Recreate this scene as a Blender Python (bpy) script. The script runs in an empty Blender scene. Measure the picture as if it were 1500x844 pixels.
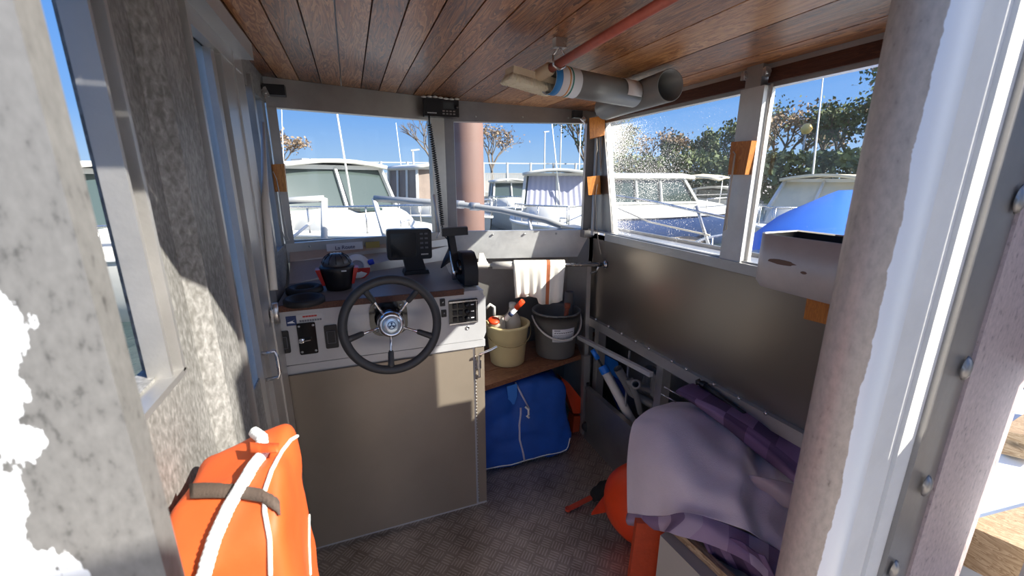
import bpy, bmesh, math, random
from mathutils import Vector, Matrix, noise
random.seed(7)
R = math.radians
S = bpy.context.scene
C = S.collection

# ------------------------------------------------------------------ camera
FPX, PITCH, YAW, HC = 611.0, R(14.7), R(20.7), 1.55
cd = bpy.data.cameras.new('camera')
cam = bpy.data.objects.new('camera', cd)
C.objects.link(cam)
cam.location = (0, 0, HC)
cam.rotation_euler = (R(90) - PITCH, 0, -YAW)
cd.sensor_width = 36
cd.lens = 36 * FPX / 1500
cd.clip_start = 0.02
cd.dof.use_dof = True
cd.dof.focus_distance = 2.0
cd.dof.aperture_fstop = 5.0
cd.clip_end = 2000
S.camera = cam

# ------------------------------------------------------------------ sky and sun
SUN = Vector((-1.0, .86, -.94)).normalized()      # direction the sunlight travels
SKYGLOW = 1.3
w = bpy.data.worlds.new('world')
S.world = w
w.use_nodes = True
nt = w.node_tree
nt.nodes.clear()
wo = nt.nodes.new('ShaderNodeOutputWorld')
bg = nt.nodes.new('ShaderNodeBackground')
tcw = nt.nodes.new('ShaderNodeTexCoord')
sep = nt.nodes.new('ShaderNodeSeparateXYZ')
nt.links.new(tcw.outputs['Generated'], sep.inputs[0])
rw = nt.nodes.new('ShaderNodeValToRGB')
for i, (p_, c_) in enumerate(((0.0, (.16, .15, .13)), (.49, (.16, .15, .13)), (.50, (.33, .48, .66)), (.56, (.155, .33, .66)), (.66, (.075, .235, .62)), (1.0, (.03, .11, .42)))):
    if i > 1: rw.color_ramp.elements.new(p_)
    rw.color_ramp.elements[i].position = p_
    rw.color_ramp.elements[i].color = (*c_, 1)
zz_ = nt.nodes.new('ShaderNodeMath'); zz_.operation = 'MULTIPLY_ADD'
zz_.inputs[1].default_value = .5
zz_.inputs[2].default_value = .5
nt.links.new(sep.outputs[2], zz_.inputs[0])
nt.links.new(zz_.outputs[0], rw.inputs[0])
# the sky brightens round the sun
dt = nt.nodes.new('ShaderNodeVectorMath'); dt.operation = 'DOT_PRODUCT'
nt.links.new(tcw.outputs['Generated'], dt.inputs[0])
dt.inputs[1].default_value = -SUN
mx0 = nt.nodes.new('ShaderNodeMath'); mx0.operation = 'MAXIMUM'; mx0.inputs[1].default_value = 0
nt.links.new(dt.outputs['Value'], mx0.inputs[0])
pw = nt.nodes.new('ShaderNodeMath'); pw.operation = 'POWER'; pw.inputs[1].default_value = 4
nt.links.new(mx0.outputs[0], pw.inputs[0])
gl_ = nt.nodes.new('ShaderNodeMix'); gl_.data_type = 'RGBA'; gl_.blend_type = 'ADD'
gl_.inputs['B'].default_value = (SKYGLOW, SKYGLOW * .96, SKYGLOW * .90, 1)
gl_.clamp_result = False
nt.links.new(pw.outputs[0], gl_.inputs['Factor'])
nt.links.new(rw.outputs[0], gl_.inputs['A'])
nt.links.new(gl_.outputs['Result'], bg.inputs[0])
nt.links.new(bg.outputs[0], wo.inputs[0])
bg.inputs[1].default_value = 0.85
sl = bpy.data.lights.new('sun', 'SUN')
sl.energy = 7.5
sl.angle = R(0.6)
sl.color = (1.0, 0.95, 0.86)
so = bpy.data.objects.new('sun', sl)
C.objects.link(so)
so.rotation_euler = SUN.to_track_quat('-Z', 'Y').to_euler()
so.location = (6, -6, 6)

S.view_settings.view_transform = 'Standard'
S.view_settings.look = 'None'
S.view_settings.exposure = 0.75
S.view_settings.gamma = 1
S.view_settings.use_curve_mapping = False


# ------------------------------------------------------------------ helpers
def ray(u, v):
    f = Vector((math.sin(YAW) * math.cos(PITCH), math.cos(YAW) * math.cos(PITCH), -math.sin(PITCH)))
    r = Vector((math.cos(YAW), -math.sin(YAW), 0))
    up = r.cross(f)
    return f + r * (u - 750) / FPX - up * (v - 422) / FPX


def at(u, v, ax, val):          # where the sight line of a photo pixel meets the plane axis = val
    k = ray(u, v)
    return Vector((0, 0, HC)) + k * ((val - (0, 0, HC)[ax]) / k[ax])


def far(u, v, dist):            # a point at a horizontal distance
    k = ray(u, v)
    return Vector((0, 0, HC)) + k * (dist / math.hypot(k.x, k.y))


class MB:
    def __init__(s):
        s.bm = bmesh.new()

    def poly(s, vs, fs, smooth=False, mi=0, tone=None):
        lay = s.tl() if tone is not None else None
        b = [s.bm.verts.new(v) for v in vs]
        for f in fs:
            try:
                q = s.bm.faces.new([b[i] for i in f])
                q.smooth = smooth
                q.material_index = mi
                if tone is not None:
                    q[lay] = tone
            except ValueError:
                pass
        return b

    def tl(s):
        return s.bm.faces.layers.float.get('tone') or s.bm.faces.layers.float.new('tone')

    def box(s, x0, x1, y0, y1, z0, z1, mi=0, m=None):
        vs = [Vector(p) for p in ((x0, y0, z0), (x1, y0, z0), (x1, y1, z0), (x0, y1, z0),
                                  (x0, y0, z1), (x1, y0, z1), (x1, y1, z1), (x0, y1, z1))]
        if m is not None:
            vs = [m @ v for v in vs]
        s.poly(vs, [(0, 3, 2, 1), (4, 5, 6, 7), (0, 1, 5, 4), (1, 2, 6, 5), (2, 3, 7, 6), (3, 0, 4, 7)], mi=mi)
        return s

    def beam(s, a, b, w_, h_, up=(0, 0, 1)):       # rectangular bar from a to b
        a, b = Vector(a), Vector(b)
        d = (b - a).normalized()
        sx = d.cross(Vector(up)).normalized() * (w_ / 2)
        sz = sx.cross(d).normalized() * (h_ / 2)
        vs = [p + i * sx + j * sz for p in (a, b) for i, j in ((-1, -1), (1, -1), (1, 1), (-1, 1))]
        s.poly(vs, [(3, 2, 1, 0), (4, 5, 6, 7), (0, 1, 5, 4), (1, 2, 6, 5), (2, 3, 7, 6), (3, 0, 4, 7)])
        return s

    def hexa(s, vs):
        s.poly([Vector(v) for v in vs], [(0, 3, 2, 1), (4, 5, 6, 7), (0, 1, 5, 4), (1, 2, 6, 5), (2, 3, 7, 6), (3, 0, 4, 7)])
        return s

    def prism(s, pts, off):                          # polygon pts extruded by vector off
        pts = [Vector(p) for p in pts]
        off = Vector(off)
        n = len(pts)
        s.poly(pts + [p + off for p in pts],
               [tuple(range(n))[::-1], tuple(range(n, 2 * n))] + [(i, (i + 1) % n, n + (i + 1) % n, n + i) for i in range(n)])
        return s

    def tube(s, pts, r, n=12, closed=False, cap=True, flat=1.0, smooth=True):
        pts = [Vector(p) for p in pts]
        m = len(pts)
        rs = r if isinstance(r, (list, tuple)) else [r] * m
        rings = []
        prev = None
        for i, p in enumerate(pts):
            if closed:
                d = pts[(i + 1) % m] - pts[i - 1]
            else:
                d = pts[min(i + 1, m - 1)] - pts[max(i - 1, 0)]
            d.normalize()
            if prev is None:
                ref = Vector((0, 0, 1)) if abs(d.z) < .9 else Vector((0, 1, 0))
                a = d.cross(ref).normalized()
            else:
                a = (prev - d * prev.dot(d)).normalized()
            prev = a
            b = d.cross(a)
            rings.append([s.bm.verts.new(p + rs[i] * (math.cos(t) * a + math.sin(t) * flat * b))
                          for t in [2 * math.pi * k / n for k in range(n)]])
        for i in range(m if closed else m - 1):
            A, B = rings[i], rings[(i + 1) % m]
            for k in range(n):
                q = s.bm.faces.new((A[k], B[k], B[(k + 1) % n], A[(k + 1) % n]))
                q.smooth = smooth
        if cap and not closed:
            s.bm.faces.new(rings[0])
            s.bm.faces.new(rings[-1][::-1])
        return s

    def lathe(s, prof, o=(0, 0, 0), axis=(0, 0, 1), n=32, smooth=True):   # prof: (radius, height)
        o = Vector(o)
        q = Vector(axis).normalized().to_track_quat('Z', 'Y').to_matrix()
        rings = []
        for r, h in prof:
            if r < 1e-5:
                rings.append([s.bm.verts.new(o + q @ Vector((0, 0, h)))])
            else:
                rings.append([s.bm.verts.new(o + q @ Vector((r * math.cos(2 * math.pi * k / n), r * math.sin(2 * math.pi * k / n), h))) for k in range(n)])
        for A, B in zip(rings, rings[1:]):
            for k in range(n):
                k2 = (k + 1) % n
                if len(A) == 1 and len(B) == 1:
                    continue
                if len(A) == 1:
                    f = (A[0], B[k2], B[k])
                elif len(B) == 1:
                    f = (A[k], A[k2], B[0])
                else:
                    f = (A[k], A[k2], B[k2], B[k])
                try:
                    fc = s.bm.faces.new(f)
                    fc.smooth = smooth
                except ValueError:
                    pass
        return s

    def grid(s, rows, smooth=True, loop=False):
        vs = [[s.bm.verts.new(Vector(p)) for p in r] for r in rows]
        for i in range(len(vs) - 1):
            m = len(vs[i])
            for j in range(m if loop else m - 1):
                f = s.bm.faces.new((vs[i][j], vs[i][(j + 1) % m], vs[i + 1][(j + 1) % m], vs[i + 1][j]))
                f.smooth = smooth
        return s

    def build(s, name, mat, parent=None, bevel=0, thick=0, seg=2, sub=0):
        if bevel:
            es = [e for e in s.bm.edges if len(e.link_faces) == 2 and e.calc_face_angle(0) > R(35)]
            bmesh.ops.bevel(s.bm, geom=es, offset=bevel, segments=seg, affect='EDGES', profile=.5, clamp_overlap=True)
            if seg > 1:
                for f in s.bm.faces:
                    f.smooth = True
        bmesh.ops.recalc_face_normals(s.bm, faces=s.bm.faces[:])
        me = bpy.data.meshes.new(name)
        s.bm.to_mesh(me)
        s.bm.free()
        for m in (mat if isinstance(mat, (list, tuple)) else [mat]):
            me.materials.append(m)
        o = bpy.data.objects.new(name, me)
        C.objects.link(o)
        if bevel and seg > 1:
            try:
                me.set_sharp_from_angle(angle=R(40))
            except Exception:
                pass
        if thick:
            md = o.modifiers.new('thickness', 'SOLIDIFY')
            md.thickness = thick
            md.offset = 0
        if sub:
            md = o.modifiers.new('smooth', 'SUBSURF')
            md.levels = md.render_levels = sub
        if parent is not None:
            o.parent = parent
            o.matrix_parent_inverse = Matrix.LocRotScale(*[parent.location, parent.rotation_euler, None]).inverted()
        return o


def tag(o, label=None, cat=None, group=None, kind=None):
    if label: o['label'] = label
    if cat: o['category'] = cat
    if group: o['group'] = group
    if kind: o['kind'] = kind
    return o


def empty(name, loc, label, cat, group=None):
    o = bpy.data.objects.new(name, None)
    C.objects.link(o)
    o.location = loc
    o.empty_display_size = .05
    return tag(o, label, cat, group)


def struct(name, mb, mat, parent=None, **k):
    o = mb.build(name, mat, parent, **k)
    if parent is None:
        o['kind'] = 'structure'
    return o


def text(name, body, size, mat, loc, xdir, updir, parent, extr=.0004, center=True):
    cu = bpy.data.curves.new(name, 'FONT')
    cu.body = body
    cu.size = size
    cu.extrude = extr
    if center:
        cu.align_x = 'CENTER'
        cu.align_y = 'CENTER'
    o = bpy.data.objects.new(name, cu)
    C.objects.link(o)
    x = Vector(xdir).normalized()
    z = x.cross(Vector(updir)).normalized()
    y = z.cross(x)
    m = Matrix((x, y, z)).transposed().to_4x4()
    m.translation = Vector(loc)
    bpy.context.view_layer.update()
    me = bpy.data.meshes.new_from_object(o.evaluated_get(bpy.context.evaluated_depsgraph_get()))
    bpy.data.objects.remove(o)
    me.transform(m)
    me.materials.clear()
    me.materials.append(mat)
    o2 = bpy.data.objects.new(name, me)
    C.objects.link(o2)
    o2.parent = parent
    o2.matrix_parent_inverse = Matrix.Translation(-parent.location)
    return o2


# ------------------------------------------------------------------ materials
def mat(name, col, rough=.5, metal=0.0, bump=0, bscale=60, spec=.5, var=0, vscale=8, stretch=None, emit=None, coat=0):
    m = bpy.data.materials.new(name)
    m.use_nodes = True
    n = m.node_tree.nodes
    l = m.node_tree.links
    p = n['Principled BSDF']
    p.inputs['Base Color'].default_value = (*col, 1)
    p.inputs['Roughness'].default_value = rough
    p.inputs['Metallic'].default_value = metal
    p.inputs['Specular IOR Level'].default_value = spec
    p.inputs['Coat Weight'].default_value = coat
    tc = n.new('ShaderNodeTexCoord')
    mp = n.new('ShaderNodeMapping')
    l.new(tc.outputs['Object'], mp.inputs[0])
    if stretch:
        mp.inputs['Scale'].default_value = stretch
    if var:
        t = n.new('ShaderNodeTexNoise')
        t.inputs['Scale'].default_value = vscale
        t.inputs['Detail'].default_value = 6
        t.inputs['Roughness'].default_value = .65
        l.new(mp.outputs[0], t.inputs['Vector'])
        r = n.new('ShaderNodeMapRange')
        r.inputs['From Min'].default_value = .3
        r.inputs['From Max'].default_value = .7
        r.inputs['To Min'].default_value = 1 - var
        r.inputs['To Max'].default_value = 1 + var
        l.new(t.outputs['Fac'], r.inputs['Value'])
        mx = n.new('ShaderNodeMix')
        mx.data_type = 'RGBA'
        mx.blend_type = 'MULTIPLY'
        mx.inputs['Factor'].default_value = 1
        mx.inputs['A'].default_value = (*col, 1)
        l.new(r.outputs[0], mx.inputs['B'])
        l.new(mx.outputs['Result'], p.inputs['Base Color'])
        r2 = n.new('ShaderNodeMapRange')
        r2.inputs['From Min'].default_value = .3
        r2.inputs['From Max'].default_value = .7
        r2.inputs['To Min'].default_value = max(.05, rough - .05)
        r2.inputs['To Max'].default_value = min(1, rough + .05)
        l.new(t.outputs['Fac'], r2.inputs['Value'])
        l.new(r2.outputs[0], p.inputs['Roughness'])
    if bump:
        t = n.new('ShaderNodeTexNoise')
        t.inputs['Scale'].default_value = bscale
        t.inputs['Detail'].default_value = 4
        l.new(mp.outputs[0], t.inputs['Vector'])
        b = n.new('ShaderNodeBump')
        b.inputs['Strength'].default_value = bump
        b.inputs['Distance'].default_value = .003
        l.new(t.outputs['Fac'], b.inputs['Height'])
        l.new(b.outputs[0], p.inputs['Normal'])
    if emit:
        p.inputs['Emission Color'].default_value = (*emit[0], 1)
        p.inputs['Emission Strength'].default_value = emit[1]
    return m


def N(m, t, **kw):
    n = m.node_tree.nodes.new(t)
    for k, v in kw.items():
        if k in n.inputs:
            n.inputs[k].default_value = v
        else:
            setattr(n, k, v)
    return n


def math_(m, op, a, b=None, c=None):
    n = m.node_tree.nodes.new('ShaderNodeMath')
    n.operation = op
    for i, v in enumerate((a, b, c)):
        if v is None: continue
        if hasattr(v, 'links'): m.node_tree.links.new(v, n.inputs[i])
        else: n.inputs[i].default_value = v
    return n.outputs[0]


def ramp(m, fac, stops):
    n = m.node_tree.nodes.new('ShaderNodeValToRGB')
    e = n.color_ramp.elements
    while len(e) < len(stops): e.new(.5)
    for i, (p, c) in enumerate(stops):
        e[i].position = p
        e[i].color = (*c, 1) if len(c) == 3 else c
    m.node_tree.links.new(fac, n.inputs[0])
    return n.outputs[0]


M = {}
M['alu'] = mat('brushed_aluminium', (.50, .49, .475), .42, .75, .15, 90, var=.10, vscale=5)
M['alu_dark'] = mat('dull_aluminium', (.36, .345, .33), .40, .8, .12, 60, var=.16, vscale=4)
M['alu_light'] = mat('bare_aluminium', (.66, .66, .65), .45, .45, .12, 80, var=.10, vscale=9)
M['panel'] = mat('console_aluminium', (.50, .50, .51), .40, .25, .1, 70, var=.07, vscale=7)
M['door_sheet'] = mat('worn_aluminium_sheet', (.30, .25, .195), .34, .4, 0, 50, var=.06, vscale=4)
M['chrome'] = mat('polished_steel', (.8, .8, .8), .12, 1)
M['steel'] = mat('stainless_steel', (.62, .61, .6), .28, .9, var=.08, vscale=20)
M['black'] = mat('black_plastic', (.012, .012, .014), .42, bump=.1, bscale=300)
M['blackgloss'] = mat('black_gloss', (.008, .008, .010), .16)
M['rubber'] = mat('black_rubber', (.016, .016, .018), .6)
M['rim'] = mat('grey_rubber_rim', (.045, .045, .045), .48, bump=.15, bscale=200)
M['screen'] = mat('dark_screen', (.01, .012, .015), .12)
M['white'] = mat('white_gelcoat', (.60, .59, .54), .35, var=.05, vscale=3)
M['white_paint'] = mat('white_paint', (.78, .77, .73), .5, var=.05, vscale=10)
M['paper'] = mat('white_paper', (.78, .78, .80), .7)
M['ink'] = mat('dark_ink', (.03, .05, .14), .7)
M['inkgrey'] = mat('grey_ink', (.16, .16, .18), .7)
M['inkred'] = mat('red_ink', (.5, .05, .04), .7)
M['cream'] = mat('cream_plastic', (.72, .58, .30), .4, var=.05, vscale=6)
M['bucket'] = mat('grey_plastic', (.17, .165, .155), .45, var=.08, vscale=6)
M['pvc'] = mat('grey_pipe', (.20, .205, .205), .4, var=.06, vscale=12)
M['pvcw'] = mat('white_pipe', (.66, .63, .58), .38, var=.04, vscale=12)
M['bluecap'] = mat('blue_plastic', (.01, .16, .62), .38)
M['bluebag'] = mat('blue_fabric', (.008, .075, .36), .62, bump=.35, bscale=25, var=.14, vscale=9)
M['orange'] = mat('orange_fabric', (.58, .09, .015), .62, bump=.3, bscale=30, var=.08, vscale=9)
M['orange_pl'] = mat('orange_plastic', (.72, .055, .008), .42, var=.08, vscale=12)
M['orange_dk'] = mat('orange_board', (.50, .06, .015), .5, var=.12, vscale=25, bump=.3, bscale=120)
M['redplastic'] = mat('red_plastic', (.55, .02, .015), .4)
M['piping'] = mat('white_piping', (.82, .80, .72), .55)
M['rope'] = mat('white_rope', (.80, .84, .84), .75, bump=.6, bscale=160)
M['strap'] = mat('brown_webbing', (.085, .06, .045), .8, bump=.4, bscale=300)
M['cord'] = mat('old_cord', (.55, .50, .42), .8)
M['lilac'] = mat('lilac_fabric', (.60, .53, .57), .85, bump=.25, bscale=260, var=.08, vscale=4)
M['lilac_in'] = mat('pale_lining', (.47, .38, .40), .85, bump=.2, bscale=260)
M['brushhair'] = mat('cream_bristle', (.85, .78, .60), .8, bump=.6, bscale=220)
M['pink'] = mat('red_painted_pole', (.50, .13, .09), .5, bump=.25, bscale=90, var=.2, vscale=18)
M['pile'] = mat('rusty_pile', (.20, .115, .09), .7, bump=.2, bscale=6, var=.18, vscale=1.4, stretch=(1, 1, .35))
M['tarp'] = mat('blue_tarp', (.03, .16, .62), .6, bump=.4, bscale=3)
M['beige'] = mat('beige_canvas', (.72, .62, .42), .8, var=.06, vscale=5)
M['browncanvas'] = mat('brown_curtain', (.20, .15, .12), .6, var=.2, vscale=3)
M['greycanvas'] = mat('grey_canvas', (.42, .43, .42), .8, var=.06, vscale=5)
M['hullgrey'] = mat('grey_hull', (.34, .36, .36), .4, var=.1, vscale=2)
M['hullblue'] = mat('navy_hull', (.05, .09, .22), .25)
M['winglass'] = mat('smoked_glass', (.045, .065, .06), .10, spec=.8)
M['branch'] = mat('bare_bark', (.17, .135, .10), .9)
M['leaf'] = mat('olive_leaves', (.10, .13, .05), .8, var=.3, vscale=1)
M['leaf2'] = mat('dry_leaves', (.30, .21, .13), .8, var=.25, vscale=1)
M['fence'] = mat('white_fence', (.50, .50, .47), .6)
M['concrete'] = mat('quay_concrete', (.42, .39, .34), .85, bump=.3, bscale=4, var=.15, vscale=.7)
M['globe'] = mat('amber_globe', (.85, .58, .18), .3)
M['dark'] = mat('dark_paint', (.03, .03, .03), .7)
M['bottle'] = mat('translucent_plastic', (.55, .50, .42), .4)
M['bolt'] = mat('bolt_steel', (.5, .5, .5), .35, .9)
M['yellowtape'] = mat('yellowed_tape', (.42, .32, .10), .4)


def wood(name, cols, rough, gs=1.0, axis='Y', coat=0, bump=.35):
    m = mat(name, cols[1], rough)
    m.node_tree.nodes['Principled BSDF'].inputs['Coat Weight'].default_value = coat
    m.node_tree.nodes['Principled BSDF'].inputs['Coat Roughness'].default_value = .25
    l = m.node_tree.links
    tc = N(m, 'ShaderNodeTexCoord')
    at_ = N(m, 'ShaderNodeAttribute', attribute_name='tone')
    off = N(m, 'ShaderNodeVectorMath', operation='SCALE')
    comb = N(m, 'ShaderNodeCombineXYZ')
    for i in range(3): l.new(at_.outputs['Fac'], comb.inputs[i])
    l.new(comb.outputs[0], off.inputs[0])
    off.inputs['Scale'].default_value = 13
    add = N(m, 'ShaderNodeVectorMath', operation='ADD')
    l.new(tc.outputs['Object'], add.inputs[0])
    l.new(off.outputs[0], add.inputs[1])
    mp = N(m, 'ShaderNodeMapping')
    sc = {'X': (1.2, 14, 14), 'Y': (14, 1.2, 14), 'Z': (14, 14, 1.2)}[axis]
    mp.inputs['Scale'].default_value = [q * gs for q in sc]
    l.new(add.outputs[0], mp.inputs[0])
    n1 = N(m, 'ShaderNodeTexNoise', Scale=1.6, Detail=5.0, Roughness=.55, Distortion=1.6)
    l.new(mp.outputs[0], n1.inputs['Vector'])
    wv = math_(m, 'MULTIPLY', n1.outputs['Fac'], 9)
    wv = math_(m, 'FRACT', wv)
    n2 = N(m, 'ShaderNodeTexNoise', Scale=1.1, Detail=4.0)
    l.new(add.outputs[0], n2.inputs['Vector'])
    k = math_(m, 'MULTIPLY', wv, .48)
    k = math_(m, 'ADD', k, math_(m, 'MULTIPLY', n2.outputs['Fac'], .6))
    k = math_(m, 'ADD', k, math_(m, 'MULTIPLY', math_(m, 'SUBTRACT', at_.outputs['Fac'], .5), .45))
    c = ramp(m, k, [(.2, cols[0]), (.5, cols[1]), (.8, cols[2])])
    # knots
    vo = N(m, 'ShaderNodeTexVoronoi', Scale=1.0)
    mk = N(m, 'ShaderNodeMapping')
    mk.inputs['Scale'].default_value = {'X': (2.2, 6, 6), 'Y': (6, 2.2, 6), 'Z': (6, 6, 2.2)}[axis]
    l.new(add.outputs[0], mk.inputs[0])
    l.new(mk.outputs[0], vo.inputs['Vector'])
    kn = ramp(m, vo.outputs['Distance'], [(.04, (.03, .03, .03)), (.12, (1, 1, 1))])
    mx = N(m, 'ShaderNodeMix', data_type='RGBA', blend_type='MULTIPLY')
    mx.inputs['Factor'].default_value = .75
    l.new(c, mx.inputs['A'])
    l.new(kn, mx.inputs['B'])
    p = m.node_tree.nodes['Principled BSDF']
    l.new(mx.outputs['Result'], p.inputs['Base Color'])
    b = N(m, 'ShaderNodeBump', Strength=bump, Distance=.004)
    l.new(n1.outputs['Fac'], b.inputs['Height'])
    l.new(b.outputs[0], p.inputs['Normal'])
    return m


M['ceilwood'] = wood('stained_planks', [(.085, .026, .008), (.33, .12, .036), (.60, .30, .12)], .42, 1.0, 'Y', .25, .6)
M['shelfwood'] = wood('shelf_planks', [(.10, .035, .015), (.24, .095, .045), (.32, .15, .075)], .5, 1.3, 'X', .1)
M['trimwood'] = wood('red_brown_wood', [(.06, .018, .009), (.13, .042, .020), (.20, .07, .03)], .5, 1.5, 'Y')
M['blockwood'] = wood('varnished_block', [(.42, .14, .02), (.62, .25, .04), (.72, .33, .07)], .4, 2.2, 'Z')
M['beamwood'] = wood('weathered_timber', [(.30, .19, .10), (.50, .36, .22), (.60, .46, .30)], .7, 1.2, 'Y')
M['dockwood'] = wood('grey_dock_boards', [(.16, .13, .10), (.28, .24, .19), (.36, .31, .25)], .85, .6, 'Y')


def galv():       # mottled weathered metal under flaking white paint
    m = mat('mottled_galvanised_metal', (.35, .35, .33), .55, .35)
    l = m.node_tree.links
    tc = N(m, 'ShaderNodeTexCoord')
    mp = N(m, 'ShaderNodeMapping')
    mp.inputs['Scale'].default_value = (1, 1, .55)
    l.new(tc.outputs['Object'], mp.inputs[0])
    n1 = N(m, 'ShaderNodeTexNoise', Scale=120.0, Detail=4.0, Roughness=.55, Distortion=.4)
    l.new(mp.outputs[0], n1.inputs['Vector'])
    n2 = N(m, 'ShaderNodeTexNoise', Scale=9.0, Detail=3.0)
    l.new(mp.outputs[0], n2.inputs['Vector'])
    k = math_(m, 'ADD', math_(m, 'MULTIPLY', n1.outputs['Fac'], .7), math_(m, 'MULTIPLY', n2.outputs['Fac'], .3))
    c = ramp(m, k, [(.36, (.17, .165, .15)), (.5, (.27, .265, .25)), (.64, (.40, .39, .37))])
    p = m.node_tree.nodes['Principled BSDF']
    l.new(c, p.inputs['Base Color'])
    return m, c, tc, k


M['galv'] = galv()[0]


def peel(name, x0, sgn,  base=(.36, .345, .32), spots=True, wob=.05, q=None):
    """bare speckled metal on one side of x0, white paint with a flaking edge on the other"""
    m = mat(name, base, .5, .25)
    l = m.node_tree.links
    tc = N(m, 'ShaderNodeTexCoord')
    sx = N(m, 'ShaderNodeSeparateXYZ')
    l.new(tc.outputs['Object'], sx.inputs[0])
    mp = N(m, 'ShaderNodeMapping')
    mp.inputs['Scale'].default_value = (1, 1, .5)
    l.new(tc.outputs['Object'], mp.inputs[0])
    n1 = N(m, 'ShaderNodeTexNoise', Scale=13.0, Detail=7.0, Roughness=.62)
    l.new(mp.outputs[0], n1.inputs['Vector'])
    X_ = sx.outputs['X']
    if q:
        X_ = math_(m, 'ADD', math_(m, 'MULTIPLY', sx.outputs['X'], q[0]), math_(m, 'MULTIPLY', sx.outputs['Y'], q[1]))
    d = math_(m, 'MULTIPLY', math_(m, 'SUBTRACT', X_, x0), sgn)
    d = math_(m, 'ADD', d, math_(m, 'MULTIPLY', math_(m, 'SUBTRACT', n1.outputs['Fac'], .5), wob * 4))
    mask = math_(m, 'GREATER_THAN', d, 0)
    n2 = N(m, 'ShaderNodeTexNoise', Scale=110.0, Detail=4.0, Roughness=.6)
    l.new(mp.outputs[0], n2.inputs['Vector'])
    n3 = N(m, 'ShaderNodeTexNoise', Scale=5.0, Detail=3.0)
    l.new(mp.outputs[0], n3.inputs['Vector'])
    k = math_(m, 'ADD', math_(m, 'MULTIPLY', n2.outputs['Fac'], .75), math_(m, 'MULTIPLY', n3.outputs['Fac'], .25))
    b = base
    c = ramp(m, k, [(.33, tuple(q * .5 for q in b)), (.42, tuple(q * .95 for q in b)), (.65, tuple(q * 1.2 for q in b))])
    mx = N(m, 'ShaderNodeMix', data_type='RGBA')
    l.new(mask, mx.inputs['Factor'])
    l.new(c, mx.inputs['A'])
    mx.inputs['B'].default_value = (.80, .82, .84, 1)
    p = m.node_tree.nodes['Principled BSDF']
    l.new(mx.outputs['Result'], p.inputs['Base Color'])
    bp = N(m, 'ShaderNodeBump', Strength=.5, Distance=.001)
    l.new(mask, bp.inputs['Height'])
    l.new(bp.outputs[0], p.inputs['Normal'])
    return m


M['peel_left'] = peel('flaking_paint_jamb', -.243, -1, (.19, .186, .178), wob=.055)
M['peel_right'] = peel('flaking_paint_pillar', .015, 1, (.42, .36, .30), wob=.008, q=(.464, -.886))


def tread():
    m = mat('five_bar_tread_plate', (.27, .235, .205), .42, .7)
    l = m.node_tree.links
    tc = N(m, 'ShaderNodeTexCoord')
    mp = N(m, 'ShaderNodeMapping')
    mp.inputs['Rotation'].default_value = (0, 0, R(45))
    mp.inputs['Scale'].default_value = (20, 20, 20)
    l.new(tc.outputs['Object'], mp.inputs[0])
    sp = N(m, 'ShaderNodeSeparateXYZ')
    l.new(mp.outputs[0], sp.inputs[0])
    X_, Y_ = sp.outputs[0], sp.outputs[1]
    chk = math_(m, 'MODULO', math_(m, 'ABSOLUTE', math_(m, 'ADD', math_(m, 'FLOOR', X_), math_(m, 'FLOOR', Y_))), 2)
    fx, fy = math_(m, 'FRACT', X_), math_(m, 'FRACT', Y_)

    def bars(a, b):
        s_ = math_(m, 'SINE', math_(m, 'MULTIPLY', a, 2 * math.pi * 4))
        s_ = math_(m, 'GREATER_THAN', s_, .2)
        e = math_(m, 'LESS_THAN', math_(m, 'ABSOLUTE', math_(m, 'SUBTRACT', b, .5)), .38)
        return math_(m, 'MULTIPLY', s_, e)
    h = math_(m, 'ADD', math_(m, 'MULTIPLY', bars(fx, fy), chk), math_(m, 'MULTIPLY', bars(fy, fx), math_(m, 'SUBTRACT', 1, chk)))
    b = N(m, 'ShaderNodeBump', Strength=1.0, Distance=.003)
    l.new(h, b.inputs['Height'])
    p = m.node_tree.nodes['Principled BSDF']
    l.new(b.outputs[0], p.inputs['Normal'])
    n1 = N(m, 'ShaderNodeTexNoise', Scale=5.0, Detail=8.0, Roughness=.7)
    l.new(tc.outputs['Object'], n1.inputs['Vector'])
    c = ramp(m, math_(m, 'ADD', math_(m, 'MULTIPLY', h, .22), n1.outputs['Fac']), [(.35, (.25, .20, .165)), (.6, (.44, .37, .31)), (.9, (.68, .60, .52))])
    l.new(c, p.inputs['Base Color'])
    return m


M['tread'] = tread()


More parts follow.
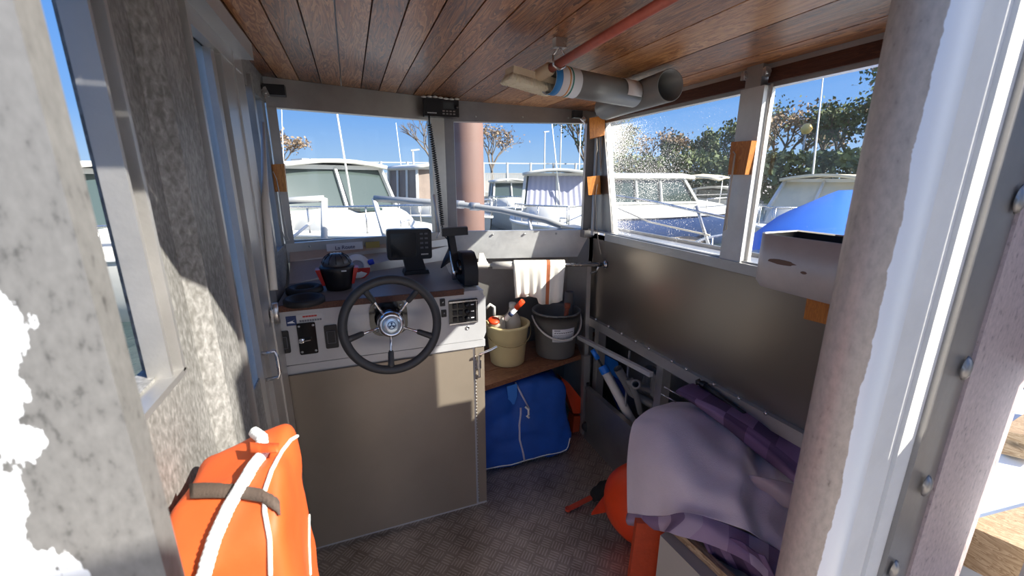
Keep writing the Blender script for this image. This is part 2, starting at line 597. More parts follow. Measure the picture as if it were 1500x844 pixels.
def glass(name, tint, spots=0, centre=None, size=.5, scale=260, film=.0):
    m = bpy.data.materials.new(name)
    m.use_nodes = True
    n = m.node_tree.nodes
    l = m.node_tree.links
    n.clear()
    out = N(m, 'ShaderNodeOutputMaterial')
    tr = N(m, 'ShaderNodeBsdfTransparent')
    tr.inputs[0].default_value = (*tint, 1)
    gl = N(m, 'ShaderNodeBsdfGlossy')
    gl.inputs['Roughness'].default_value = .03
    fr = N(m, 'ShaderNodeLayerWeight')
    mx = N(m, 'ShaderNodeMixShader')
    l.new(math_(m, 'ADD', math_(m, 'MULTIPLY', math_(m, 'POWER', fr.outputs['Facing'], 5), .5), .03), mx.inputs[0])
    l.new(tr.outputs[0], mx.inputs[1])
    l.new(gl.outputs[0], mx.inputs[2])
    last = mx.outputs[0]
    if spots or film:
        tc = N(m, 'ShaderNodeTexCoord')
        tl = N(m, 'ShaderNodeBsdfTranslucent')
        tl.inputs[0].default_value = (1, .97, .9, 1)
        df = N(m, 'ShaderNodeBsdfDiffuse')
        df.inputs[0].default_value = (.75, .75, .72, 1)
        ms = N(m, 'ShaderNodeMixShader')
        ms.inputs[0].default_value = .25
        l.new(tl.outputs[0], ms.inputs[1])
        l.new(df.outputs[0], ms.inputs[2])
        vo = N(m, 'ShaderNodeTexNoise', Scale=float(scale), Detail=2.0)
        l.new(tc.outputs['Object'], vo.inputs['Vector'])
        n2 = N(m, 'ShaderNodeTexNoise', Scale=5.0, Detail=3.0)
        l.new(tc.outputs['Object'], n2.inputs['Vector'])
        if centre:
            dens = None
            for cc, sz, am in centre:
                ds = N(m, 'ShaderNodeVectorMath', operation='DISTANCE')
                l.new(tc.outputs['Object'], ds.inputs[0])
                ds.inputs[1].default_value = cc
                q = math_(m, 'SUBTRACT', 1, math_(m, 'DIVIDE', ds.outputs['Value'], sz))
                q = math_(m, 'MULTIPLY', math_(m, 'MAXIMUM', q, 0), am)
                dens = q if dens is None else math_(m, 'MAXIMUM', dens, q)
            dens = math_(m, 'ADD', math_(m, 'MULTIPLY', dens, spots), math_(m, 'MULTIPLY', math_(m, 'SUBTRACT', n2.outputs['Fac'], .5), .22))
        else:
            dens = math_(m, 'ADD', spots, math_(m, 'MULTIPLY', math_(m, 'SUBTRACT', n2.outputs['Fac'], .5), .2))
        thr = math_(m, 'SUBTRACT', .76, dens)
        mk = math_(m, 'MULTIPLY', math_(m, 'SUBTRACT', vo.outputs['Fac'], thr), 9)
        mk = math_(m, 'MINIMUM', math_(m, 'MAXIMUM', mk, film), .80)
        m2 = N(m, 'ShaderNodeMixShader')
        l.new(mk, m2.inputs[0])
        l.new(last, m2.inputs[1])
        l.new(ms.outputs[0], m2.inputs[2])
        last = m2.outputs[0]
    l.new(last, out.inputs[0])
    return m


M['glass'] = glass('clear_glazing', (.95, .97, .97), .02, None, film=.008)
M['glass_spot'] = glass('salt_spotted_glazing', (.95, .97, .97), .36,
                        [((1.31, 1.98, 1.76), .52, 1.0), ((1.31, 1.92, 1.32), .42, .8), ((1.31, 1.65, 1.55), .60, .6)], scale=230, film=.012)  # real spots, packed denser where they stand in for the strongest backlit glow
M['glass_mist'] = glass('misted_glazing', (.80, .88, .95), .05, None, scale=260, film=.30)

# ------------------------------------------------------------------ main dimensions
XL, XR, YA = -.30, 1.30, .42
ZS, ZH = 1.26, 1.85
FL, FM, FR_ = (-.30, 2.15), (.50, 2.345), (1.31, 2.13)      # plan of the front windscreen


def ceil_z(x):
    pts = [(-.6, 1.955), (-.3, 1.965), (.4, 1.957), (.64, 1.945), (1.3, 1.905), (1.6, 1.885)]
    for (a, za), (b, zb) in zip(pts, pts[1:]):
        if x <= b:
            return za + (zb - za) * (x - a) / (b - a)
    return pts[-1][1]


# ------------------------------------------------------------------ floor, ceiling
struct('floor', MB().box(-.45, 1.60, -.6, 2.6, -.04, 0), M['tread'])

xs = [-.42, -.335, -.248, -.163, -.078, .005, .090, .172, .255, .340, .425, .56, .70, .86, 1.02, 1.19, 1.325]
mb = MB()
for a, b in zip(xs, xs[1:]):
    t = random.random()
    g = .0022
    y0, y1 = .46, 2.48
    vs = []
    for y in (y0, y1):
        for x, zz in ((a + g, 0), (b - g, 0), (b - g, .02), (a + g, .02)):
            vs.append(Vector((x, y, ceil_z(x) + zz)))
    mb.poly(vs, [(0, 1, 2, 3), (7, 6, 5, 4), (0, 4, 5, 1), (1, 5, 6, 2), (2, 6, 7, 3), (3, 7, 4, 0)], tone=t)
struct('ceiling', mb, M['ceilwood'])
mb = MB()
rows = [[(x, y, ceil_z(x) + .021) for x in (-.44, -.3, .1, .4, .64, 1.0, 1.335)] for y in (.45, 2.50)]
mb.grid(rows, smooth=False)
mb.grid([[(x, y, z + .03) for x, y, z in r] for r in rows], smooth=False)
mb.box(-.45, -.44, .45, 2.50, 1.96, 2.01).box(1.335, 1.345, .45, 2.5, 1.90, 1.95)
struct('trim_roof_deck', mb, M['alu'])

# ------------------------------------------------------------------ front wall: header, mullions, sill panel
def span(mb, A, B, z0, z1, t=.03, za=None):
    """slab between plan points A and B, outward thickness t"""
    a, b = Vector((*A, 0)), Vector((*B, 0))
    n = Vector((-(b - a).y, (b - a).x, 0)).normalized() * t
    mb.hexa([a + Vector((0, 0, z0)), b + Vector((0, 0, z0)), b + n + Vector((0, 0, z0)), a + n + Vector((0, 0, z0)),
             a + Vector((0, 0, z1 if za is None else za[0])), b + Vector((0, 0, z1 if za is None else za[1])),
             b + n + Vector((0, 0, z1 if za is None else za[1])), a + n + Vector((0, 0, z1 if za is None else za[0]))])


def lerp(A, B, t):
    return tuple(a + (b - a) * t for a, b in zip(A, B))


mb = MB()
span(mb, FL, FM, 1.845, 0, .05, (1.963, 1.955))
span(mb, FM, FR_, 1.845, 0, .05, (1.953, 1.905))
span(mb, lerp(FL, FM, .0), lerp(FL, FM, .0), 0, 0)
# corner posts and the centre post
span(mb, FL, lerp(FL, FM, .045), ZS, ZH, .045)
for A, B, t0, t1 in ((FL, FM, .905, 1.0), (FM, FR_, 0, .06), (FM, FR_, .93, 1.0)):
    span(mb, lerp(A, B, t0), lerp(A, B, t1), ZS, ZH, .045)
# fold down behind the dash and lower sheet
wall_front = struct('wall_front', mb, M['alu_dark'])
mb = MB()
span(mb, FL, FM, 1.17, ZS, .03)
struct('trim_1', mb, M['alu'], bevel=.002)
mb = MB()
a, b = Vector((.40, 2.325, 0)), Vector((*FR_, 0))
pts = []
def frontpt(t, z, off=0):
    p = Vector((*lerp(FM, FR_, t), z))
    return p + Vector((-.14, -.5, 0)).normalized() * off
pl = [frontpt(0, ZS), frontpt(.97, ZS), frontpt(.97, 1.22), frontpt(.90, 1.10), frontpt(0, 1.10)]
mb.prism(pl, (.004, .03, 0))
struct('trim_2', mb, M['alu_light'], bevel=.002)
mb = MB()
mb.box(.44, 1.60, 2.40, 2.42, -.04, 1.24)
mb.box(1.24, 1.34, 2.10, 2.40, 1.22, 1.262)
mb.box(-.33, .44, 2.42, 2.44, 0.0, 1.24)
struct('wall_bow', mb, M['alu_dark'])
# bolts along the sill panels
mb = MB()
for t in (.05, .30, .52, .74, .93):
    p = frontpt(t, ZS - .02, .004)
    mb.lathe([(.006, 0), (.006, .004), (0, .006)], p, (-.14, -1, 0), 8)
for t in (.12, .40, .68):
    p = Vector((*lerp(FL, FM, t), ZS - .02)) + Vector((.1, -.4, 0)) * .01
    mb.lathe([(.005, 0), (.005, .004), (0, .006)], p, (.23, -1, 0), 8)
for t in (.2, .5, .8):
    p = frontpt(t, ZH + .02, .003)
    mb.lathe([(.005, 0), (.005, .004), (0, .006)], p, (-.14, -1, 0), 8)
struct('trim_bolts', mb, M['bolt'])


def pane(name, A, B, t0, t1, z0, z1, m, off=.02):
    a, b = Vector((*lerp(A, B, t0), 0)), Vector((*lerp(A, B, t1), 0))
    n = Vector((-(b - a).y, (b - a).x, 0)).normalized()
    a += n * off
    b += n * off
    mb = MB()
    mb.poly([a + Vector((0, 0, z0)), b + Vector((0, 0, z0)), b + Vector((0, 0, z1)), a + Vector((0, 0, z1))], [(0, 1, 2, 3)])
    o = struct(name, mb, m)
    return o


pane('window_1', FL, FM, .045, .905, ZS, ZH, M['glass'])
pane('window_2', FM, FR_, .06, .93, ZS, ZH, M['glass'])

# ------------------------------------------------------------------ right wall
mb = MB()
mb.box(XR, XR + .03, YA, 2.14, .73, 1.235)                       # big dark sheet under the windows
struct('wall_right', mb, mat('dark_reflective_sheet', (.30, .27, .24), .30, .85))
mb = MB()
mb.box(XR - .035, XR + .03, YA, 1.93, 1.225, 1.262)
mb.box(XR - .02, XR + .02, YA, 2.1, 1.258, 1.268)
struct('trim_3', mb, M['alu'], bevel=.003)
mb = MB()
mb.box(XR - .03, XR + .02, 1.075, 1.165, 1.262, 1.84)             # post between the panes
struct('trim_4', mb, M['alu_light'], bevel=.004)
mb = MB()                                                         # upper aluminium rails
mb.box(XR, XR + .03, YA, 2.12, 1.835, 1.862)
mb.box(XR - .01, XR + .03, YA, 2.12, 1.885, 1.915)
mb.box(XR - .03, XR + .01, 1.09, 1.15, 1.84, 1.93)
struct('trim_5', mb, M['alu'], bevel=.002)
mb = MB()
mb.box(XR - .004, XR + .012, YA, 1.08, 1.862, 1.886)
mb.box(XR - .004, XR + .012, 1.16, 2.08, 1.862, 1.886)
mb.box(XR - .012, XR - .004, YA, 1.08, 1.848, 1.89)
mb.box(XR - .012, XR - .004, 1.16, 2.08, 1.848, 1.89)
struct('trim_6', mb, M['trimwood'])
mb = MB()
mb.box(XR - .012, XR + .03, YA + .015, .745, 1.262, 1.85)
struct('wall_right_corner', mb, M['alu'])
# slanted forward corner of the right side
mb = MB()
mb.hexa([(XR, 1.90, ZS), (XR + .03, 1.90, ZS), (XR + .03, 2.13, ZS), (XR, 2.13, ZS),
         (XR, 2.04, ZH), (XR + .03, 2.04, ZH), (XR + .03, 2.13, ZH), (XR, 2.13, ZH)])
struct('trim_7', mb, M['alu_dark'])
for nm, y0, y0t, y1, y1t, mm in (('window_3', 1.165, 1.165, 1.90, 2.04, 'glass_spot'), ('window_4', .745, .745, 1.075, 1.075, 'glass')):
    mb = MB()
    x = XR + .008
    mb.poly([(x, y0, ZS), (x, y1, ZS), (x, y1t, ZH), (x, y0t, ZH)], [(0, 1, 2, 3)])
    struct(nm, mb, M[mm])
mb = MB()
mb.tube([(XR - .006, 1.905, ZS + .005), (XR - .006, 2.045, ZH - .005)], .004, 6)
mb.tube([(XR - .004, 1.17, ZS + .006), (XR - .004, 1.90, ZS + .006)], .004, 6)
mb.tube([(XR - .004, 1.07, ZS + .006), (XR - .004, 1.07, ZH - .006)], .004, 6)
struct('trim_8', mb, M['white_paint'])
# lower part: rail, ribs, hull side, locker front
mb = MB()
mb.beam((XR - .005, YA, .745), (XR - .005, 2.10, .715), .035, .05)
struct('trim_9', mb, M['alu'], bevel=.003)
mb = MB()
for i in range(11):                                              # weld beads on the rail
    y = .75 + i * .125 + random.uniform(-.02, .02)
    mb.lathe([(.0, -.006), (.007, -.003), (.008, .003), (0, .008)], (XR - .022, y, .772 - .018 * y / 2), (-1, 0, .6), 8)
struct('trim_welds', mb, M['steel'])
mb = MB()
for y in (.85, 1.42, 1.97):
    mb.box(XR - .01, XR + .04, y, y + .045, .0, .72)
mb.box(1.255, 1.262, 1.63, 1.64, .34, .70)
struct('trim_10', mb, M['alu'], bevel=.003)
mb = MB()
mb.box(1.55, 1.57, .48, 2.42, 0, 1.25)
struct('wall_hull', mb, M['alu_dark'])
mb = MB()
mb.box(1.215, 1.225, .60, 1.955, 0, .34)
mb.box(1.205, 1.235, .60, 1.955, .335, .35)
struct('trim_11', mb, M['alu_dark'], bevel=.002)
mb = MB()
mb.beam((1.24, 2.0, .0), (1.24, 2.02, .52), .04, .03)
mb.beam((1.265, 2.06, .30), (1.27, 2.09, 1.08), .025, .025)
mb.tube([(1.262, 2.05, 1.24), (1.28, 2.085, 1.85)], .010, 8)
struct('trim_12', mb, M['alu'], bevel=.002)
mb = MB()
mb.tube([(1.245, 1.99, .35), (1.235, 1.97, .15), (1.225, 1.955, .05)], .010, 8)
mb.lathe([(0, -.02), (.03, -.015), (.036, 0), (.03, .015), (0, .02)], (1.225, 1.94, .085), (-.6, -1, 0), 16)
o = mb.build('bilge_hose', M['rubber'])
tag(o, 'black rubber hose end at foot of the shelf post, right of the blue bag', 'hose')

# ------------------------------------------------------------------ left wall
mb = MB()
mb.box(XL - .03, XL, YA, 1.10, .0, ZS)
mb.box(XL - .03, XL, 1.34, 2.15, .0, ZS)
mb.box(XL - .03, XL, .765, 1.10, ZS, 1.97)
mb.box(XL - .03, XL, 1.10, 1.34, .0, .98)
mb.box(XL - .03, XL, 1.34, 1.67, ZS, 1.97)
mb.box(XL - .03, XL, YA, 2.15, 1.86, 1.97)
struct('wall_left', mb, M['galv'])
mb = MB()                                                        # window surround near the doorway
mb.box(XL - .01, XL + .020, .728, .736, 1.255, 1.87)
mb.box(XL - .01, XL + .004, .736, .757, 1.255, 1.87)
mb.box(XL - .01, XL + .026, .757, .766, 1.252, 1.87)
mb.box(XL - .01, XL + .026, .46, .766, 1.246, 1.256)
struct('trim_13', mb, M['alu'], bevel=.0015)
mb = MB()
mb.prism([(XL, .90, .05), (XL + .028, .93, .05), (XL + .028, 1.06, .05), (XL, 1.075, .05)], (0, 0, 1.85))
struct('trim_14', mb, M['galv'], bevel=.003)
mb = MB()
mb.box(XL - .01, XL + .035, 1.078, 1.092, .3, 1.9)
mb.box(XL - .01, XL + .02, 1.092, 1.11, .3, 1.9)
struct('trim_15', mb, M['alu'], bevel=.002)
mb = MB()
mb.poly([(XL - .004, 1.11, .98), (XL - .004, 1.34, .98), (XL - .004, 1.34, 1.9), (XL - .004, 1.11, 1.9)], [(0, 1, 2, 3)])
struct('window_5', mb, M['glass_mist'])
mb = MB()                                                        # stepped door post
mb.box(XL - .01, XL + .012, 1.315, 1.35, .0, 1.93)
mb.box(XL - .01, XL + .004, 1.35, 1.375, .0, 1.93)
mb.box(XL - .01, XL + .020, 1.375, 1.635, .0, 1.93)
mb.box(XL - .01, XL + .0245, 1.50, 1.512, .0, 1.93)
struct('trim_16', mb, M['alu'], bevel=.003)
mb = MB()
mb.box(XL - .02, XL + .06, .45, 1.60, 1.90, 1.945)
mb.box(XL - .02, XL + .0235, .45, 1.60, 1.86, 1.90)
struct('trim_17', mb, M['alu'], bevel=.003)
mb = MB()
mb.poly([(XL - .012, YA, ZS), (XL - .012, .70, ZS), (XL - .012, .70, 1.86), (XL - .012, YA, 1.86)], [(0, 1, 2, 3)])
struct('window_6', mb, M['glass'])
mb = MB()
mb.poly([(XL - .012, 1.67, ZS), (XL - .012, 2.14, ZS), (XL - .012, 2.14, 1.86), (XL - .012, 1.67, 1.86)], [(0, 1, 2, 3)])
struct('window_7', mb, M['glass'])
mb = MB()
mb.box(XL - .02, XL + .012, 1.80, 1.835, ZS, 1.9)
mb.box(XL - .03, XL - .005, 2.08, 2.15, ZS, 1.9)
struct('trim_18', mb, M['alu_dark'])
hr = empty('door_hinge', (XL + .03, 1.50, 1.13), 'small steel hinge on the left door post above the orange bag', 'hinge')
mb = MB()
mb.tube([(XL + .035, 1.50, 1.155), (XL + .035, 1.50, 1.085)], .009, 10)
mb.build('pin', M['steel'], hr)
mb = MB()
mb.box(XL + .024, XL + .030, 1.47, 1.54, 1.10, 1.14)
mb.build('plate', M['steel'], hr, bevel=.002)
mb = MB()
mb.tube([(XL + .012, 1.33, 1.05), (XL + .045, 1.335, 1.05), (XL + .05, 1.335, 1.03), (XL + .05, 1.335, .98), (XL + .045, 1.335, .965), (XL + .012, 1.33, .965)], .006, 8)
o = mb.build('grab_handle', M['steel'])
tag(o, 'small steel grab handle low on the left glazed door, above the orange bag', 'handle')

# ------------------------------------------------------------------ aft bulkhead (doorway the camera looks through)
mb = MB()
mb.box(-1.3, -.187, YA - .03, YA, -.5, 1.95)
struct('wall_back_left', mb, M['peel_left'], bevel=.004)
mb = MB()
mb.box(-.187, .70, YA, YA + .03, 1.90, 1.97)
struct('wall_back_top', mb, M['alu'])
# rounded pillar, flat painted strip
mb = MB()
mb.lathe([(.045, 0), (.045, 1.93)], (.726, .380, 0), n=48)
struct('wall_back_right', mb, M['peel_right'])
mb = MB()
mb.prism([(x, y, 0) for x, y in ((.735, .395), (.80, YA + .004), (.90, YA + .012), (1.03, YA + .012), (1.03, YA + .05), (.93, YA + .05), (.80, YA + .03))], (0, 0, 1.93))
mb.box(1.028, 1.079, YA + .004, YA + .06, 0, 1.93)
struct('trim_21', mb, M['white_paint'])
mb = MB()
mb.box(1.078, 1.182, YA - .006, YA + .02, 0, 1.93)
struct('trim_19', mb, M['alu_dark'], bevel=.002)
mb = MB()
mb.box(1.182, 1.445, YA - .012, YA + .02, 0, 1.93)
struct('trim_20', mb, peel('speckled_pink_metal', 9, 1, (.50, .40, .385)), bevel=.004)
for i, (u, v) in enumerate(((1494, 292), (1415, 540), (1357, 712), (1310, 835))):
    p = at(u, v, 1, YA - .012)
    mb = MB()
    rows = []
    for k in range(7):
        t = math.pi * k / 6
        rows.append([(p.x + (.012 + .003 * math.sin(5 * k + j)) * math.sin(t) * math.cos(2 * math.pi * j / 12),
                      p.y - .012 * math.sin(t) * max(0, -math.sin(2 * math.pi * j / 12)) + .002,
                      p.z + (.026) * math.cos(t) + .002 * math.sin(j * 3)) for j in range(12)])
    mb.grid(rows, loop=True)
    o = mb.build('weld_bead', M['alu_dark'])
    o['kind'] = 'structure'
    o.name = 'trim_weld_%d' % (i + 1)

# added boards right of the view, shading the pillar; their slot passes a sunlit strip
mb = MB()
mb.box(1.45, 1.46, .10, .405, 1.12, 2.75)
mb.box(1.45, 1.46, -.50, .052, 1.12, 2.75)
mb.box(1.45, 1.46, .052, .10, 1.12, 1.38)
mb.box(1.50, 1.51, -.50, .33, .48, 1.34)
struct('unseen_shade_boards', mb, M['alu'])
mb = MB()
mb.box(.50, 1.005, -.62, -.60, .4, 2.32)  # added board behind the camera, casting the shadow low on the left jamb
struct('unseen_shade_screen', mb, M['alu'])
mb = MB()
mb.box(-1.0, 1.60, -3.2, -.60, -.04, 0)
mb.box(-1.0, -.98, -3.2, .39, 0, .55).box(-1.0, 1.6, -3.22, -3.2, 0, .55)
struct('floor_cockpit', mb, mat('sunlit_deck_paint', (.55, .49, .41), .6, var=.08))
mb = MB()
mb.box(1.30, 1.60, .48, 2.46, 1.215, 1.235)
mb.box(1.30, 1.33, 2.10, 2.44, .0, 1.24)
mb.box(1.30, 1.33, YA + .015, .62, 0, .74)
struct('trim_22', mb, M['alu'])
# ------------------------------------------------------------------ helm console
con = empty('helm_console', (.1, 1.9, 0), 'grey aluminium steering console with a locker door, standing under the left windscreen', 'console')
CY = 1.65
mb = MB()
mb.prism([(XL + .013, CY + .012, 0), (.495, CY + .012, 0), (.495, CY + .012, 1.055), (.465, CY + .012, 1.085), (XL + .013, CY + .012, 1.085)], (0, .30, 0))
mb.build('body', M['panel'], con, bevel=.006)
mb = MB()
mb.box(XL + .006, .44, CY - .001, CY + .012, .02, .825)
o = mb.build('door', M['door_sheet'], con, bevel=.002)
mb = MB()
mb.box(.452, .492, CY + .002, CY + .012, .02, .83)
mb.build('door_post', M['door_sheet'], con, bevel=.002)
mb = MB()
for i in range(46):
    mb.lathe([(0, -.002), (.003, 0), (0, .003)], (.450 + random.uniform(-.002, .002), CY, .05 + i * .0165), (0, -1, 0), 6)
mb.build('weld_seam', M['alu_light'], con)
lt = MB()
lt.box(.452, .474, CY - .012, CY + .001, .735, .775)
lt.tube([(.463, CY - .014, .70), (.463, CY - .014, .80), (.463, CY - .03, .812), (.51, CY - .045, .832), (.535, CY - .05, .845)], .0055, 10)
lt.box(.456, .470, CY - .010, CY + .001, .69, .705)
lt.build('latch', M['chrome'], con, bevel=.001)
mb = MB()                                        # upper fascia, slightly proud, with clipped right corner
mb.prism([(XL + .013, CY, .868), (.49, CY, .868), (.502, CY, .90), (.502, CY, 1.06), (.470, CY, 1.092), (XL + .013, CY, 1.092)], (0, .02, 0))
mb.prism([(XL + .013, CY - .0005, .835), (.497, CY - .0005, .835), (.497, CY - .001, .866), (XL + .013, CY - .001, .866)], (0, .014, 0))
mb.build('fascia', M['panel'], con, bevel=.003)
mb = MB()
dash = [(XL + .013, CY - .005, 1.092), (.41, CY - .005, 1.092), (.42, CY + .35, 1.092), (.46, 2.30, 1.092), (XL + .013, 2.02, 1.092)]
mb.prism(dash, (0, 0, .012))
mb.build('dash_top', mat('grey_brown_laminate', (.20, .175, .165), .42, bump=.1, var=.1, vscale=6), con, bevel=.001)
mb = MB()
mb.box(XL + .013, .405, CY - .012, CY - .003, 1.082, 1.106)
mb.build('dash_edge', M['trimwood'], con)
mb = MB()                                        # slope between dash and windscreen sheet
X2 = XL + .013
mb.poly([(X2, 2.0, 1.10), (.45, 2.30, 1.10), (.50, 2.335, 1.18), (X2, 2.12, 1.18), (X2, 2.145, 1.22), (.5, 2.342, 1.22)],
        [(0, 1, 2, 3), (3, 2, 5, 4)])
mb.build('dash_back', M['alu'], con, thick=.003)
mb = MB()
mb.box(.41, .495, CY + .01, 2.30, 1.06, 1.088)
mb.build('dash_ledge', M['alu_light'], con, bevel=.004)


def rrect(cx, cz, w_, h_, r, ang=0, n=5):
    pts = []
    for (sx, sz, a0) in ((1, 1, 0), (-1, 1, 90), (-1, -1, 180), (1, -1, 270)):
        for k in range(n):
            a = R(a0 + 90 * k / (n - 1))
            pts.append((sx * (w_ / 2 - r) + r * math.cos(a), sz * (h_ / 2 - r) + r * math.sin(a)))
    ca, sa = math.cos(R(ang)), math.sin(R(ang))
    return [(cx + x * ca - z * sa, cz + x * sa + z * ca) for x, z in pts]


def plate(mb, u0, v0, u1, v1, y, th, r=.008):
    """rounded plate whose opposite corners fall on the given photo points, lying in the plane y"""
    a, b = at(u0, v0, 1, y), at(u1, v1, 1, y)
    pts = rrect((a.x + b.x) / 2, (a.z + b.z) / 2, abs(b.x - a.x), abs(b.z - a.z), r)
    mb.prism([(x, y, z) for x, z in pts], (0, -th, 0))
    return (a.x + b.x) / 2, (a.z + b.z) / 2, abs(b.x - a.x), abs(b.z - a.z)


# instruments in the fascia
for (u0, v0, u1, v1, lab, kind) in ((405, 486, 427, 516, 'leftmost black rocker switch panel on the console face', 0),
                                    (434, 474, 467, 516, 'black engine key panel with a chrome key, left of the steering wheel', 1),
                                    (474, 477, 497, 508, 'small black gauge switch just left of the steering wheel rim', 2)):
    e = empty('engine_panel' if kind == 1 else 'rocker_switch', at(u0, v1, 1, CY), lab, 'switch panel' if kind == 1 else 'switch')
    mb = MB()
    cx, cz, ww, hh = plate(mb, u0, v0, u1, v1, CY, .007, .006)
    mb.build('bezel', M['blackgloss'] if kind == 1 else M['black'], e, bevel=.0015)
    if kind != 1:
        mb = MB()
        mb.prism([(x, CY - .007, z) for x, z in rrect(cx, cz, ww * .62, hh * .55, .003)], (0, -.004, 0))
        mb.build('rocker', M['dark'], e, bevel=.001)
        mb = MB()
        for s_ in (-1, 1):
            mb.box(cx + s_ * ww * .30 - .0008, cx + s_ * ww * .30 + .0008, CY - .0118, CY - .0105, cz - hh * .26, cz + hh * .26)
            mb.box(cx - ww * .30, cx + ww * .30, CY - .0118, CY - .0105, cz + s_ * hh * .26 - .0008, cz + s_ * hh * .26 + .0008)
        mb.build('outline', M['inkgrey'], e)
    else:
        mb = MB()
        mb.lathe([(.011, 0), (.011, .006), (.008, .008), (0, .008)], (cx - .02, CY - .007, cz - .005), (0, -1, 0), 20)
        mb.beam((cx - .03, CY - .02, cz - .005), (cx + .012, CY - .02, cz - .001), .003, .009, (0, 1, 0))
        mb.build('key', M['chrome'], e)
        for sx in (-1, 1):
            for sz in (-1, 1):
                mb = MB()
                mb.lathe([(.005, 0), (.004, .002), (0, .003)], (cx + sx * ww * .38, CY - .007, cz + sz * hh * .41), (0, -1, 0), 10)
                mb.build('screw', M['bolt'], e)
e = empty('warning_sticker', at(420, 472, 1, CY), 'small sticker with a black pictogram square and faded red wording above the key panel', 'sticker')
mb = MB()
a, b = at(434, 462, 1, CY), at(472, 469, 1, CY)
a2, b2 = at(436, 460, 1, CY), at(474, 471, 1, CY)
zt, zb = 1.065, 1.030
mb.box(a.x, b.x + .01, CY - .0012, CY, zb, zt)
mb.build('film', mat('clear_sticker', (.56, .55, .55), .35), e)
mb = MB()
mb.box(a.x - .036, a.x - .002, CY - .0014, CY, zb - .006, zt - .004)
mb.build('pictogram_square', M['ink'], e)
mb = MB()
cxp = a.x - .019
mb.prism([(cxp - .013, CY - .0016, zb + .008), (cxp + .006, CY - .0016, zb + .013), (cxp + .012, CY - .0016, zb + .018), (cxp + .004, CY - .0016, zb + .010), (cxp + .012, CY - .0016, zb + .003), (cxp - .013, CY - .0016, zb + .004)], (0, -.0006, 0))
mb.build('pictogram', M['paper'], e)
mb = MB()
x = a.x + .02
for k in range(5):
    mb.box(x, x + .009, CY - .0018, CY - .0012, zt - .014, zt - .008)
    x += .0098
mb.build('red_wording', M['inkred'], e)
mb = MB()
x = a.x + .008
for k in range(9):
    mb.box(x, x + .007, CY - .0018, CY - .0012, zb + .004, zb + .012)
    x += .0085
mb.build('grey_wording', M['inkgrey'], e)

# switch panel with three rows at the right of the wheel
a, b = at(651, 430, 1, CY), at(702, 466, 1, CY)
cx, cz, ww, hh = .402, 1.005, .125, .108
e = empty('switch_panel', (cx, CY, cz), 'black panel of rocker switches and round breakers on the sunlit right end of the console', 'switch panel')
mb = MB()
mb.prism([(x, CY, z) for x, z in rrect(cx, cz, ww, hh, .006)], (0, -.008, 0))
mb.build('bezel', M['blackgloss'], e, bevel=.0015)
for s_ in (-1, 1):
    mb = MB()
    mb.box(cx - ww * .49, cx + ww * .49, CY - .013, CY - .008, cz + s_ * hh * .44 - .003, cz + s_ * hh * .44 + .003)
    mb.build('rail', M['steel'], e, bevel=.001)
mb = MB()
mb.box(cx + ww * .44, cx + ww * .47, CY - .012, CY - .008, cz - hh * .38, cz + hh * .38)
mb.build('side_bar', M['steel'], e)
for r_ in range(3):
    z = cz + (1 - r_) * .029
    for c_ in range(2):
        mb = MB()
        mb.box(cx - .046 + c_ * .024, cx - .029 + c_ * .024, CY - .015, CY - .008, z - .009, z + .009)
        mb.build('switch', M['black'], e, bevel=.002)
    mb = MB()
    mb.lathe([(.010, 0), (.010, .008), (.008, .013), (0, .014)], (cx + .014, CY - .008, z), (0, -1, 0), 16)
    mb.build('breaker', M['black'], e)
    mb = MB()
    mb.box(cx + .032, cx + .045, CY - .0088, CY - .008, z - .002, z + .002)
    mb.build('label_strip', M['paper'], e)
for i, (u, v) in enumerate(((648, 443), (650, 459))):
    p = at(u, v, 1, CY)
    e = empty('toggle_switch', p, ('upper', 'lower')[i] + ' of the two small black toggle switches beside the switch panel', 'switch')
    mb = MB()
    mb.prism([(x, CY, z) for x, z in rrect(p.x, p.z, .022, .032, .003)], (0, -.004, 0))
    mb.build('plate', M['black'], e, bevel=.001)
    mb = MB()
    mb.lathe([(.004, 0), (.003, .012), (0, .013)], (p.x, CY - .004, p.z), (0, -1, .4), 10)
    mb.build('toggle', M['steel'], e)
p = at(685, 480, 1, CY)
e = empty('key_lock', p, 'small round keyhole lock under the switch panel', 'lock')
mb = MB()
mb.lathe([(.009, 0), (.009, .003), (.007, .005), (.0055, .005), (.0055, .002), (0, .002)], (p.x, CY, p.z), (0, -1, 0), 20)
mb.build('barrel', M['steel'], e)
mb = MB()
mb.box(p.x - .005, p.x + .005, CY - .0035, CY - .002, p.z - .001, p.z + .001)
mb.build('keyway', M['dark'], e)

# ------------------------------------------------------------------ steering wheel
WC = Vector((.098, 1.515, 1.028))
ax = Vector((.0, -1, .16)).normalized()
vx = Vector((1, 0, 0))
vz = vx.cross(ax).normalized() * -1
if vz.z < 0: vz = -vz
e = empty('steering_wheel', WC, 'black five-spoke boat steering wheel with chrome hub, on the console', 'steering wheel')
mb = MB()
RW = .168
mb.tube([WC + RW * (math.cos(t) * vx + math.sin(t) * vz) for t in [2 * math.pi * k / 64 for k in range(64)]], .0165, 14, closed=True)
mb.build('rim', M['rim'], e)
for a_ in (265, 337, 49, 121, 193):
    dv = math.cos(R(a_)) * vx + math.sin(R(a_)) * vz
    mb = MB()
    h0 = WC - ax * .022
    mb.tube([h0 + dv * .03, h0 + dv * .10, WC - ax * .004 + dv * .160], .0050, 10)
    sp = mb.build('spoke', M['chrome'], e)
    mb = MB()
    q = [h0 + dv * .100, h0 + dv * .108, WC - ax * .006 + dv * .145, WC - ax * .002 + dv * .160]
    mb.tube(q, [.0075, .0105, .0115, .014], 10)
    mb.build('spoke_cover', M['rim'], sp)
